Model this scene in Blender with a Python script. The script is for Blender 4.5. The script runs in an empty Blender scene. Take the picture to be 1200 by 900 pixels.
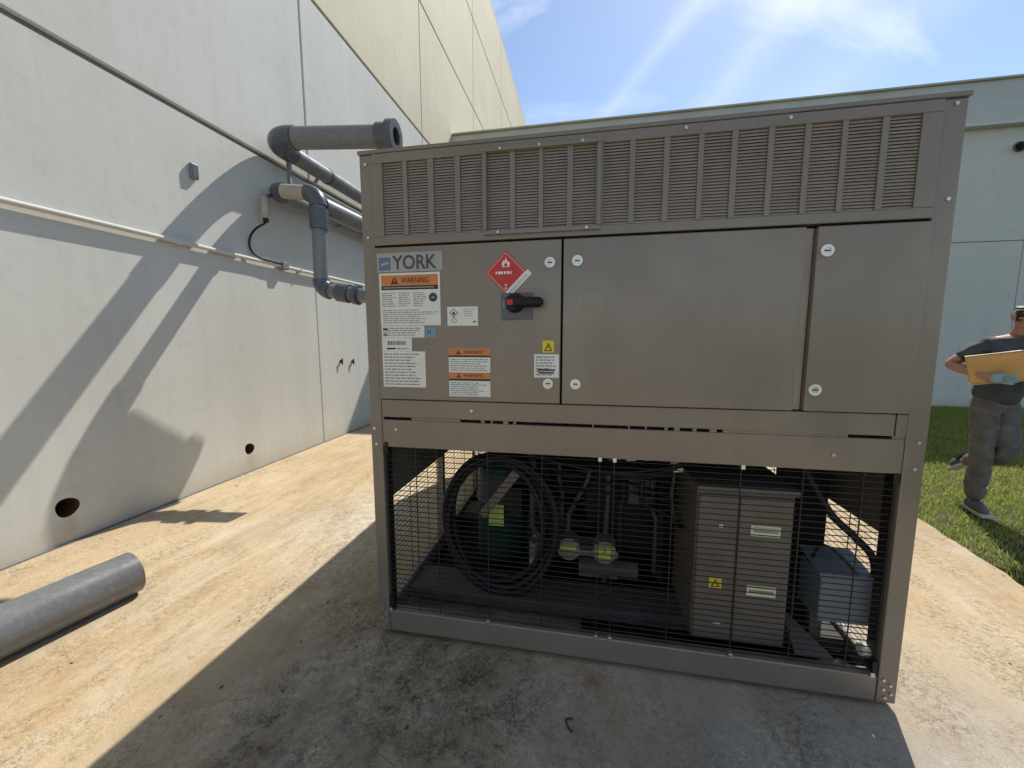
import bpy, bmesh, math, random
import numpy as np
from mathutils import Vector, Matrix, noise as mnoise

random.seed(7); np.random.seed(7)
S = bpy.context.scene
COL = S.collection

# ------------------------------------------------------------------ camera
cam = bpy.data.cameras.new('camera')
camo = bpy.data.objects.new('camera', cam)
COL.objects.link(camo)
cam.sensor_width = 36.0
cam.lens = 36.0 * 459.9 / 1200.0
cam.clip_start = 0.05
cam.clip_end = 3000
R_ = Vector((0.982, 0.187, -0.002)).normalized()
F_ = Vector((-0.186, 0.976, -0.115)).normalized()
U_ = R_.cross(F_).normalized(); R_ = F_.cross(U_).normalized()
camo.matrix_world = Matrix(((R_.x, U_.x, -F_.x, 1.002), (R_.y, U_.y, -F_.y, -1.672), (R_.z, U_.z, -F_.z, 1.481), (0, 0, 0, 1)))
S.camera = camo

# ------------------------------------------------------------------ light
SUN_VEC = Vector((0.293, 0.765, 1.0)).normalized()          # towards the sun
ELEV = math.asin(SUN_VEC.z)
AZ = math.atan2(SUN_VEC.x, SUN_VEC.y)
sl = bpy.data.lights.new('sun', 'SUN')
sl.energy = 3.6; sl.angle = math.radians(0.5); sl.color = (1.0, 0.94, 0.84)
so = bpy.data.objects.new('sun', sl); COL.objects.link(so)
so.rotation_euler = (-SUN_VEC).to_track_quat('-Z', 'Y').to_euler()
so.location = (5, 10, 20)

W = bpy.data.worlds.new('World'); S.world = W
W.use_nodes = True
nt = W.node_tree; nt.nodes.clear()
def wn(t): return nt.nodes.new(t)
out = wn('ShaderNodeOutputWorld'); bg = wn('ShaderNodeBackground')
sky = wn('ShaderNodeTexSky'); sky.sky_type = 'NISHITA'; sky.sun_disc = False
sky.sun_elevation = ELEV; sky.sun_rotation = AZ
sky.air_density = 1.0; sky.dust_density = 0.25; sky.ozone_density = 1.2
bg.inputs['Strength'].default_value = 0.10
# thin cirrus
tc = wn('ShaderNodeTexCoord'); mp = wn('ShaderNodeMapping'); mp.inputs['Rotation'].default_value = (0.3, 0.5, 0.95)
mp.inputs['Scale'].default_value = (1.0, 4.5, 2.2)
n1 = wn('ShaderNodeTexNoise'); n1.inputs['Scale'].default_value = 1.5; n1.inputs['Detail'].default_value = 9; n1.inputs['Roughness'].default_value = 0.62
n1.inputs['Distortion'].default_value = 0.8
cr = wn('ShaderNodeValToRGB'); cr.color_ramp.elements[0].position = 0.50; cr.color_ramp.elements[1].position = 0.86
cr.color_ramp.elements[0].color = (0, 0, 0, 1); cr.color_ramp.elements[1].color = (0.75, 0.75, 0.75, 1)
mx = wn('ShaderNodeMixRGB'); mx.inputs['Color2'].default_value = (7.6, 7.9, 8.2, 1)
nt.links.new(tc.outputs['Generated'], mp.inputs['Vector']); nt.links.new(mp.outputs['Vector'], n1.inputs['Vector'])
nt.links.new(n1.outputs['Fac'], cr.inputs['Fac']); nt.links.new(cr.outputs['Color'], mx.inputs['Fac'])
nrm = wn('ShaderNodeVectorMath'); nrm.operation = 'NORMALIZE'; nt.links.new(tc.outputs['Generated'], nrm.inputs[0])
cur = sky.outputs['Color']
n2 = wn('ShaderNodeTexNoise'); n2.inputs['Scale'].default_value = 5.0; n2.inputs['Detail'].default_value = 8; n2.inputs['Roughness'].default_value = 0.65
nt.links.new(tc.outputs['Generated'], n2.inputs['Vector'])
def pxdir(px, py):
    return (F_ + R_ * ((px - 600) / 459.9) - U_ * ((py - 450) / 459.9)).normalized()
# painted streaks standing in for lens flare and cirrus, each along one great circle
for (a, b_, wd, am) in (((818, 0), (706, 140), 0.024, 0.26), ((925, 0), (832, 125), 0.045, 0.28), ((1060, 20), (960, 110), 0.06, 0.16)):
    nn = pxdir(*a).cross(pxdir(*b_)).normalized()
    dt = wn('ShaderNodeVectorMath'); dt.operation = 'DOT_PRODUCT'; nt.links.new(nrm.outputs[0], dt.inputs[0]); dt.inputs[1].default_value = nn
    ab = wn('ShaderNodeMath'); ab.operation = 'ABSOLUTE'; nt.links.new(dt.outputs['Value'], ab.inputs[0])
    ad = wn('ShaderNodeMath'); ad.operation = 'MULTIPLY_ADD'; nt.links.new(n2.outputs['Fac'], ad.inputs[0]); ad.inputs[1].default_value = wd * 2.2; nt.links.new(ab.outputs[0], ad.inputs[2])
    rr = wn('ShaderNodeMapRange'); rr.interpolation_type = 'SMOOTHSTEP'
    rr.inputs['From Min'].default_value = wd * 0.45; rr.inputs['From Max'].default_value = wd * 2.6; rr.inputs['To Min'].default_value = am; rr.inputs['To Max'].default_value = 0.0
    nt.links.new(ad.outputs[0], rr.inputs['Value'])
    m2 = wn('ShaderNodeMixRGB'); m2.inputs['Color2'].default_value = (7.6, 7.9, 8.2, 1)
    nt.links.new(rr.outputs['Result'], m2.inputs['Fac']); nt.links.new(cur, m2.inputs['Color1']); cur = m2.outputs['Color']
nt.links.new(cur, mx.inputs['Color1']); nt.links.new(mx.outputs['Color'], bg.inputs['Color'])
nt.links.new(bg.outputs['Background'], out.inputs['Surface'])

S.view_settings.view_transform = 'Standard'; S.view_settings.look = 'None'
S.view_settings.exposure = 0.72; S.view_settings.gamma = 1.0
S.render.engine = 'CYCLES'
S.cycles.max_bounces = 8

# ------------------------------------------------------------------ materials
class NM:
    """small node-material helper"""
    def __init__(s, name, rough=0.6, metal=0.0, spec=0.5):
        s.m = bpy.data.materials.new(name); s.m.use_nodes = True
        s.t = s.m.node_tree; s.b = s.t.nodes['Principled BSDF']
        s.b.inputs['Roughness'].default_value = rough; s.b.inputs['Metallic'].default_value = metal
        s.b.inputs['Specular IOR Level'].default_value = spec
        s.pos = None
    def n(s, t, **kw):
        x = s.t.nodes.new(t)
        for k, v in kw.items():
            if hasattr(x, k) and k not in x.inputs: setattr(x, k, v)
            else: x.inputs[k].default_value = v
        return x
    def l(s, a, b): s.t.links.new(a, b)
    def P(s, scale=(1, 1, 1), rot=(0, 0, 0), world=True):
        if s.pos is None:
            g = s.n('ShaderNodeNewGeometry'); s.pos = g.outputs['Position']
        mpn = s.n('ShaderNodeMapping'); mpn.inputs['Scale'].default_value = scale; mpn.inputs['Rotation'].default_value = rot
        s.l(s.pos, mpn.inputs['Vector']); return mpn.outputs['Vector']
    def noise(s, sc, det=6, rough=0.6, scale=(1, 1, 1), rot=(0, 0, 0), dist=0.0):
        x = s.n('ShaderNodeTexNoise'); x.inputs['Scale'].default_value = sc; x.inputs['Detail'].default_value = det
        x.inputs['Roughness'].default_value = rough; x.inputs['Distortion'].default_value = dist
        s.l(s.P(scale, rot), x.inputs['Vector']); return x.outputs['Fac']
    def ramp(s, fac, a, b, ca=(0, 0, 0, 1), cb=(1, 1, 1, 1)):
        x = s.n('ShaderNodeValToRGB'); e = x.color_ramp.elements
        e[0].position = a; e[1].position = b; e[0].color = ca if len(ca) == 4 else (*ca, 1); e[1].color = cb if len(cb) == 4 else (*cb, 1)
        s.l(fac, x.inputs['Fac']); return x.outputs['Color']
    def mix(s, fac, c1, c2, mode='MIX'):
        x = s.n('ShaderNodeMixRGB'); x.blend_type = mode
        for sock, v in (('Fac', fac), ('Color1', c1), ('Color2', c2)):
            if hasattr(v, 'is_linked') or hasattr(v, 'links'): s.l(v, x.inputs[sock])
            else: x.inputs[sock].default_value = v if isinstance(v, float) else ((*v, 1) if len(v) == 3 else v)
        return x.outputs['Color']
    def math(s, op, a, b=0.0):
        x = s.n('ShaderNodeMath'); x.operation = op
        for i, v in enumerate((a, b)):
            if hasattr(v, 'links'): s.l(v, x.inputs[i])
            else: x.inputs[i].default_value = v
        return x.outputs[0]
    def spot(s, c, r, soft=0.5, squash=(1, 1, 1), wob=0.0, wsc=6.0):
        """irregular blotch mask round a world point: 1 inside, 0 outside"""
        v = s.n('ShaderNodeVectorMath'); v.operation = 'SUBTRACT'; s.P()
        s.l(s.pos, v.inputs[0]); v.inputs[1].default_value = c
        v2 = s.n('ShaderNodeVectorMath'); v2.operation = 'MULTIPLY'; s.l(v.outputs[0], v2.inputs[0]); v2.inputs[1].default_value = squash
        ln = s.n('ShaderNodeVectorMath'); ln.operation = 'LENGTH'; s.l(v2.outputs[0], ln.inputs[0])
        d = ln.outputs['Value']
        if wob: d = s.math('ADD', d, s.math('MULTIPLY', s.math('SUBTRACT', s.noise(wsc, 5), 0.5), wob * 2))
        return s.ramp(d, max(0.0, r * (1 - soft)), r, (1, 1, 1, 1), (0, 0, 0, 1)) if r <= 1.0 else s.ramp(s.math('DIVIDE', d, r * 1.0), 1 - soft, 1.0, (1, 1, 1, 1), (0, 0, 0, 1))
    def base(s, v):
        if hasattr(v, 'links'): s.l(v, s.b.inputs['Base Color'])
        else: s.b.inputs['Base Color'].default_value = (*v, 1)
    def bump(s, h, strength=0.3, dist=0.01):
        x = s.n('ShaderNodeBump'); x.inputs['Strength'].default_value = strength; x.inputs['Distance'].default_value = dist
        s.l(h, x.inputs['Height']); s.l(x.outputs['Normal'], s.b.inputs['Normal'])

XW = -2.697                                             # face of the tall wall
def simple(name, col, rough=0.55, metal=0.0, var=0.12, sc=9.0, bump=0.0, spec=0.5):
    k = NM(name, rough, metal, spec)
    n = k.noise(sc, 6)
    lo = tuple(c * (1 - var) for c in col); hi = tuple(min(1, c * (1 + var)) for c in col)
    k.base(k.ramp(n, 0.3, 0.7, lo, hi))
    if bump: k.bump(k.noise(sc * 6, 4), bump, 0.004)
    return k.m

M = {}
def mk_unit_paint():
    k = NM('taupe_powder_coat', 0.36, 0.25, 0.5)
    big = k.noise(1.6, 5); fine = k.noise(260, 2)
    c = k.ramp(big, 0.3, 0.72, (0.198, 0.170, 0.142), (0.246, 0.213, 0.180))
    dust = k.ramp(k.noise(3.0, 8, 0.7, (1, 1, 0.25)), 0.5, 0.8)
    c = k.mix(k.mix(0.25, (0, 0, 0), dust), c, (0.36, 0.315, 0.25))
    c = k.mix(k.ramp(fine, 0.35, 0.7, (0, 0, 0), (0.22, 0.22, 0.22)), c, (0.17, 0.15, 0.13))
    k.base(c)
    r = k.ramp(k.noise(4, 6), 0.3, 0.7, (0.26, 0.26, 0.26), (0.42, 0.42, 0.42)); k.l(r, k.b.inputs['Roughness'])
    # oil-canned sheet: very long shallow waves, plus orange-peel
    sm = k.ramp(k.noise(2.6, 8, 0.7, (1.2, 1, 0.35), (0, 0.25, 0)), 0.52, 0.70)
    c = k.mix(k.math('MULTIPLY', sm, 0.16), c, (0.40, 0.36, 0.30))
    scr = k.ramp(k.noise(16, 6, 0.8, (3.0, 1, 0.35), (0, 0.4, 0), 1.0), 0.69, 0.72)
    c = k.mix(k.math('MULTIPLY', scr, 0.30), c, (0.42, 0.38, 0.34))
    k.base(c)
    k.bump(k.math('ADD', k.math('MULTIPLY', k.noise(2.2, 3, 0.5), 3.0), k.math('MULTIPLY', k.noise(300, 2), 0.06)), 0.14, 0.010)
    return k.m
M['unit'] = mk_unit_paint()
M['slat'] = simple('taupe_slat_paint', (0.34, 0.30, 0.27), 0.42)
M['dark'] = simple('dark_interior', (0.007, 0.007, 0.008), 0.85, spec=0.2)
M['black'] = simple('black_rubber', (0.008, 0.008, 0.010), 0.55, spec=0.35)
M['wire'] = simple('dark_coated_wire', (0.020, 0.017, 0.015), 0.5)
M['steel'] = simple('zinc_steel', (0.62, 0.61, 0.58), 0.32, 0.85)
M['white_latch'] = simple('pale_latch_metal', (0.78, 0.78, 0.76), 0.35, 0.2)
M['label'] = simple('label_white', (0.72, 0.73, 0.69), 0.5, var=0.05)
M['print'] = simple('label_print_grey', (0.24, 0.25, 0.25), 0.6)
M['orange'] = simple('label_orange', (0.62, 0.20, 0.055), 0.5, var=0.06)
M['ink'] = simple('label_black', (0.025, 0.022, 0.02), 0.5)
M['navy'] = simple('label_navy', (0.02, 0.05, 0.14), 0.5)
M['blue'] = simple('logo_blue', (0.10, 0.15, 0.28), 0.45)
M['silver'] = simple('logo_silver', (0.34, 0.35, 0.34), 0.4, 0.1)
M['logo_ink'] = simple('logo_dark_grey', (0.055, 0.065, 0.068), 0.45)
M['red'] = simple('label_red', (0.50, 0.035, 0.035), 0.5, var=0.06)
M['yellow'] = simple('label_yellow', (0.72, 0.56, 0.03), 0.5, var=0.06)
M['lime'] = simple('label_yellow_green', (0.50, 0.58, 0.10), 0.55, var=0.08)
M['cream_label'] = simple('label_cream', (0.72, 0.74, 0.45), 0.55, var=0.05)
M['skyblue'] = simple('label_light_blue', (0.17, 0.30, 0.42), 0.5)
M['plate_grey'] = simple('plate_grey', (0.10, 0.115, 0.125), 0.4)
M['enclosure'] = simple('enclosure_taupe', (0.150, 0.122, 0.100), 0.5)
M['frame_dark'] = simple('shaded_grimy_frame', (0.085, 0.075, 0.066), 0.7, var=0.3)  # dusty frame paint, darkened further for the shade inside the cage
M['box_grey'] = simple('electrical_box_grey', (0.13, 0.155, 0.185), 0.4)
M['compressor'] = simple('compressor_green', (0.010, 0.036, 0.028), 0.5)
M['copper'] = simple('insulated_tube', (0.07, 0.06, 0.05), 0.5, 0.3)
M['brass'] = simple('dull_fitting', (0.26, 0.23, 0.18), 0.45, 0.4)
M['pvc'] = None
def mk_pvc(name, col, hi):
    k = NM(name, 0.30, 0.0, 0.6)
    c = k.ramp(k.noise(2.2, 7, 0.7), 0.3, 0.75, col, hi)
    c = k.mix(k.ramp(k.noise(38, 4), 0.52, 0.72, (0, 0, 0), (0.40, 0.40, 0.40)), c, tuple(x * 1.4 for x in hi))
    c = k.mix(k.ramp(k.noise(6, 9, 0.8, (3, 0.6, 3)), 0.54, 0.68, (0, 0, 0), (0.28, 0.28, 0.28)), c, tuple(x * y * 1.5 for x, y in zip(hi, (1.1, 1.0, 0.85))))
    k.l(k.ramp(k.noise(11, 6, 0.7), 0.35, 0.65, (0.24, 0.24, 0.24), (0.36, 0.36, 0.36)), k.b.inputs['Roughness'])
    k.base(c); k.bump(k.noise(60, 4), 0.08, 0.003)
    return k.m
M['pvc'] = mk_pvc('grey_pipe_plastic', (0.13, 0.138, 0.145), (0.20, 0.205, 0.21))
M['pvc_ground'] = mk_pvc('dusty_grey_pipe_plastic', (0.10, 0.105, 0.11), (0.17, 0.175, 0.175))
M['pvc_dark'] = mk_pvc('dark_grey_fitting_plastic', (0.060, 0.070, 0.085), (0.095, 0.105, 0.125))
M['pvc_tan'] = simple('weathered_pipe_sleeve', (0.40, 0.37, 0.31), 0.6)

def mk_wall(name, lo, hi, streak):
    k = NM(name, 0.78, 0.0, 0.3)
    c = k.ramp(k.noise(0.7, 8, 0.65), 0.25, 0.75, lo, hi)
    st = k.ramp(k.noise(1.6, 8, 0.75, (1, 2.6, 0.10)), 0.46, 0.70, (0, 0, 0), (0.38, 0.38, 0.38))
    c = k.mix(st, c, streak)
    bl = k.ramp(k.noise(5.5, 9, 0.75), 0.54, 0.72, (0, 0, 0), (0.36, 0.36, 0.36))
    c = k.mix(bl, c, tuple(x * 0.72 for x in lo))
    # thin trowel scuffs
    sc = k.ramp(k.noise(7, 8, 0.8, (1, 0.5, 2.4), (0.6, 0, 0), 1.5), 0.60, 0.68, (0, 0, 0), (0.34, 0.34, 0.34))
    c = k.mix(sc, c, tuple(x * 0.6 for x in lo))
    dirt = k.n('ShaderNodeSeparateXYZ'); k.P(); k.l(k.pos, dirt.inputs[0])
    hgt = k.math('ADD', dirt.outputs['Z'], k.math('MULTIPLY', k.noise(4, 6), 0.25))
    c = k.mix(k.ramp(hgt, 0.10, 0.34, (0.45, 0.45, 0.45), (0, 0, 0)), c, (0.42, 0.36, 0.25))
    for hy, hz in ((0.412, 0.12), (1.995, 0.12)):
        c = k.mix(k.math('MULTIPLY', k.spot((XW, hy, hz), 0.12, 0.95, (1, 1.6, 0.9), 0.05, 20), 0.35), c, (0.36, 0.27, 0.19))
    k.base(c)
    k.bump(k.math('ADD', k.noise(45, 6, 0.7), k.math('MULTIPLY', k.noise(1.5, 4), 2.0)), 0.09, 0.010)
    return k.m
M['wall'] = mk_wall('painted_tilt_up_concrete', (0.535, 0.535, 0.495), (0.615, 0.615, 0.57), (0.47, 0.465, 0.415))
M['wall_cream'] = mk_wall('cream_painted_concrete', (0.58, 0.52, 0.38), (0.66, 0.60, 0.45), (0.54, 0.48, 0.35))
M['wall_joint'] = simple('grey_joint_sealant', (0.17, 0.175, 0.17), 0.8)
M['back_wall'] = mk_wall('pale_blue_green_block', (0.59, 0.595, 0.545), (0.66, 0.665, 0.61), (0.54, 0.545, 0.50))
M['fascia'] = simple('olive_grey_fascia', (0.50, 0.475, 0.37), 0.6, var=0.1, sc=1.5)
M['rust_hole'] = simple('rusty_sleeve', (0.13, 0.045, 0.022), 0.85, var=0.35, sc=30)
M['grey_box'] = simple('grey_weather_box', (0.20, 0.21, 0.215), 0.5)

def mk_ground():
    k = NM('weathered_concrete', 0.85, 0.0, 0.25)
    big = k.noise(0.55, 7, 0.6)
    c = k.ramp(big, 0.30, 0.72, (0.43, 0.315, 0.178), (0.53, 0.42, 0.27))
    # trowelled drifts of pale and rusty tan, running roughly along the wall
    drift = k.noise(1.5, 9, 0.7, (1.7, 0.55, 1), (0, 0, -0.35), 1.2)
    c = k.mix(k.ramp(drift, 0.5, 0.72, (0, 0, 0), (0.8, 0.8, 0.8)), c, (0.59, 0.52, 0.41))
    c = k.mix(k.ramp(k.noise(1.9, 9, 0.72, (1.5, 0.7, 1), (0, 0, 0.5), 1.0), 0.54, 0.74, (0, 0, 0), (0.75, 0.75, 0.75)), c, (0.40, 0.245, 0.105))
    # grey bare concrete, worn clean at the front right of the unit
    g = k.spot((2.0, -0.60, 0), 1.5, 0.75, (0.85, 1.1, 1), 0.45, 2.5)
    c = k.mix(k.mix(0.92, (0, 0, 0), g), c, k.ramp(k.noise(2.6, 8, 0.7), 0.3, 0.7, (0.25, 0.23, 0.20), (0.40, 0.375, 0.335)))
    g2 = k.spot((0.15, -0.35, 0), 1.1, 0.8, (1, 0.9, 1), 0.5, 3.0)
    c = k.mix(k.mix(0.8, (0, 0, 0), g2), c, k.ramp(k.noise(3.5, 8, 0.75), 0.3, 0.7, (0.18, 0.15, 0.11), (0.40, 0.35, 0.265)))
    # pale efflorescence beside the unit
    e = k.spot((-0.72, 1.25, 0), 0.85, 0.8, (1.2, 0.8, 1), 0.35, 5.0)
    c = k.mix(k.math('MULTIPLY', e, 0.85), c, k.ramp(k.noise(14, 7, 0.8), 0.35, 0.65, (0.33, 0.28, 0.20), (0.68, 0.62, 0.52)))
    # dark algae grime, speckled
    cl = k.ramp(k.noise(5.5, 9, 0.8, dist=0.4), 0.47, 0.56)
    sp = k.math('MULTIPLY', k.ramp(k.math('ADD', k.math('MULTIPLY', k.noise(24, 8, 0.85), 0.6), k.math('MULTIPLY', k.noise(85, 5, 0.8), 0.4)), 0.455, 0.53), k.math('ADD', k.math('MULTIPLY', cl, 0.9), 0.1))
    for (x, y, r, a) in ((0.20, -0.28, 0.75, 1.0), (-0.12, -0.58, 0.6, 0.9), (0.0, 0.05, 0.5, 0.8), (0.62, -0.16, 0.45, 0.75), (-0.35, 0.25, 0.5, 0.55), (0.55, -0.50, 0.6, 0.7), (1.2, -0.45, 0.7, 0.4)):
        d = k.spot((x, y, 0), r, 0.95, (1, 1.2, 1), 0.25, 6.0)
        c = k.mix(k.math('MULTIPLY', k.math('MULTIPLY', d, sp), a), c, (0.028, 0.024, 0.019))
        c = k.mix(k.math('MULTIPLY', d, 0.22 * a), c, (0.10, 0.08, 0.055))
    # gritty worn mottling: brown-grey blotches of grains, exposed aggregate, flecks
    grain = k.math('ADD', k.math('MULTIPLY', k.noise(34, 8, 0.85), 0.55), k.math('MULTIPLY', k.noise(130, 5, 0.8), 0.45))
    patch = k.ramp(k.noise(2.1, 10, 0.8, (1.5, 0.7, 1), (0, 0, 0.3), 0.6), 0.46, 0.62)
    gm = k.math('MULTIPLY', k.ramp(grain, 0.485, 0.55), k.math('ADD', k.math('MULTIPLY', patch, 0.85), 0.04))
    c = k.mix(k.math('MULTIPLY', gm, 1.0), c, (0.135, 0.10, 0.062))
    pg = k.math('MULTIPLY', k.ramp(grain, 0.44, 0.50, (1, 1, 1), (0, 0, 0)), k.math('MULTIPLY', k.ramp(k.noise(1.7, 9, 0.8), 0.47, 0.62), 0.75))
    c = k.mix(k.math('MULTIPLY', pg, 0.7), c, (0.66, 0.60, 0.50))
    fl = k.math('MULTIPLY', k.ramp(k.noise(48, 5, 0.75), 0.62, 0.68), k.ramp(k.noise(1.8, 7, 0.75), 0.42, 0.60))
    c = k.mix(k.math('MULTIPLY', fl, 0.85), c, (0.09, 0.07, 0.05))
    grey = k.ramp(k.noise(1.1, 8, 0.7, (1.5, 0.7, 1), (0, 0, 0.2)), 0.52, 0.70)
    c = k.mix(k.math('MULTIPLY', grey, 0.5), c, (0.42, 0.385, 0.33))
    big2 = k.ramp(k.noise(0.9, 9, 0.75, (1.6, 0.7, 1), (0, 0, -0.2), 0.8), 0.54, 0.68)
    c = k.mix(k.math('MULTIPLY', big2, 0.42), c, (0.25, 0.185, 0.115))
    # rust stain where a bolt sat
    c = k.mix(k.math('MULTIPLY', k.spot((1.06, -0.09, 0), 0.10, 0.95, (1.5, 1.3, 1), 0.09, 14), 0.6), c, (0.20, 0.085, 0.035))
    # hairline cracks
    vo = k.n('ShaderNodeTexVoronoi'); vo.feature = 'DISTANCE_TO_EDGE'; vo.inputs['Scale'].default_value = 0.75
    wob = k.n('ShaderNodeVectorMath'); wob.operation = 'ADD'
    nz = k.n('ShaderNodeTexNoise'); nz.inputs['Scale'].default_value = 5.0; nz.inputs['Detail'].default_value = 6; k.l(k.P(), nz.inputs['Vector'])
    sc = k.n('ShaderNodeVectorMath'); sc.operation = 'SCALE'; sc.inputs['Scale'].default_value = 0.35; k.l(nz.outputs['Color'], sc.inputs[0])
    k.l(k.P(), wob.inputs[0]); k.l(sc.outputs[0], wob.inputs[1]); k.l(wob.outputs[0], vo.inputs['Vector'])
    cm = k.ramp(vo.outputs['Distance'], 0.0, 0.006, (1, 1, 1), (0, 0, 0))
    cm = k.math('MULTIPLY', cm, k.ramp(k.noise(0.9, 3), 0.56, 0.66))
    c = k.mix(k.math('MULTIPLY', cm, 0.35), c, (0.12, 0.09, 0.06))
    k.base(c)
    h = k.math('ADD', k.noise(22, 8, 0.75), k.math('MULTIPLY', k.noise(130, 4, 0.7), 0.5))
    h = k.math('SUBTRACT', h, k.math('MULTIPLY', cm, 1.0))
    k.bump(h, 0.6, 0.012)
    return k.m
M['ground'] = mk_ground()
M['soil'] = simple('lawn_soil', (0.055, 0.06, 0.022), 0.95, var=0.4, sc=14)
def mk_grass():
    k = NM('lawn_blades', 0.55, 0.0, 0.3)
    g = k.n('ShaderNodeNewGeometry')
    c = k.ramp(g.outputs['Random Per Island'], 0.0, 1.0, (0.18, 0.25, 0.035), (0.44, 0.48, 0.12))
    c = k.mix(k.ramp(k.noise(1.6, 6, 0.7), 0.45, 0.72, (0, 0, 0), (0.75, 0.75, 0.75)), c, (0.46, 0.37, 0.16))
    k.base(c)
    k.b.inputs['Transmission Weight'].default_value = 0.0
    tr = k.n('ShaderNodeBsdfTranslucent'); k.l(c, tr.inputs['Color'])
    mxs = k.n('ShaderNodeMixShader'); mxs.inputs[0].default_value = 0.45
    o = k.t.nodes['Material Output']
    k.l(k.b.outputs[0], mxs.inputs[1]); k.l(tr.outputs[0], mxs.inputs[2]); k.l(mxs.outputs[0], o.inputs['Surface'])
    return k.m
M['grass'] = mk_grass()
M['skin'] = simple('skin', (0.42, 0.225, 0.155), 0.5, var=0.1)
M['shirt'] = simple('charcoal_shirt_cloth', (0.055, 0.065, 0.075), 0.85, var=0.2, sc=14, bump=0.3)
M['trousers'] = simple('grey_trouser_cloth', (0.125, 0.12, 0.12), 0.9, var=0.3, sc=13, bump=0.3)
M['shoe'] = simple('worn_shoe', (0.10, 0.10, 0.105), 0.6)
M['sole'] = simple('pale_shoe_sole', (0.5, 0.49, 0.46), 0.6)
M['hair'] = simple('dark_hair', (0.02, 0.016, 0.013), 0.6)
M['glove'] = simple('pale_blue_glove', (0.28, 0.45, 0.53), 0.6)
M['amber'] = simple('amber_cardboard', (0.70, 0.39, 0.13), 0.6, var=0.15, sc=5)
M['lit_edge'] = simple('sunlit_box_edge', (0.72, 0.62, 0.45), 0.6)  # sunlit whiteness of the box top put into its edge colour
M['eye'] = simple('eye_white', (0.7, 0.7, 0.68), 0.3)
M['twig'] = simple('dry_twig', (0.05, 0.038, 0.028), 0.9)
M['litter'] = simple('dry_litter', (0.075, 0.055, 0.035), 0.9, var=0.5, sc=40)

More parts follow.
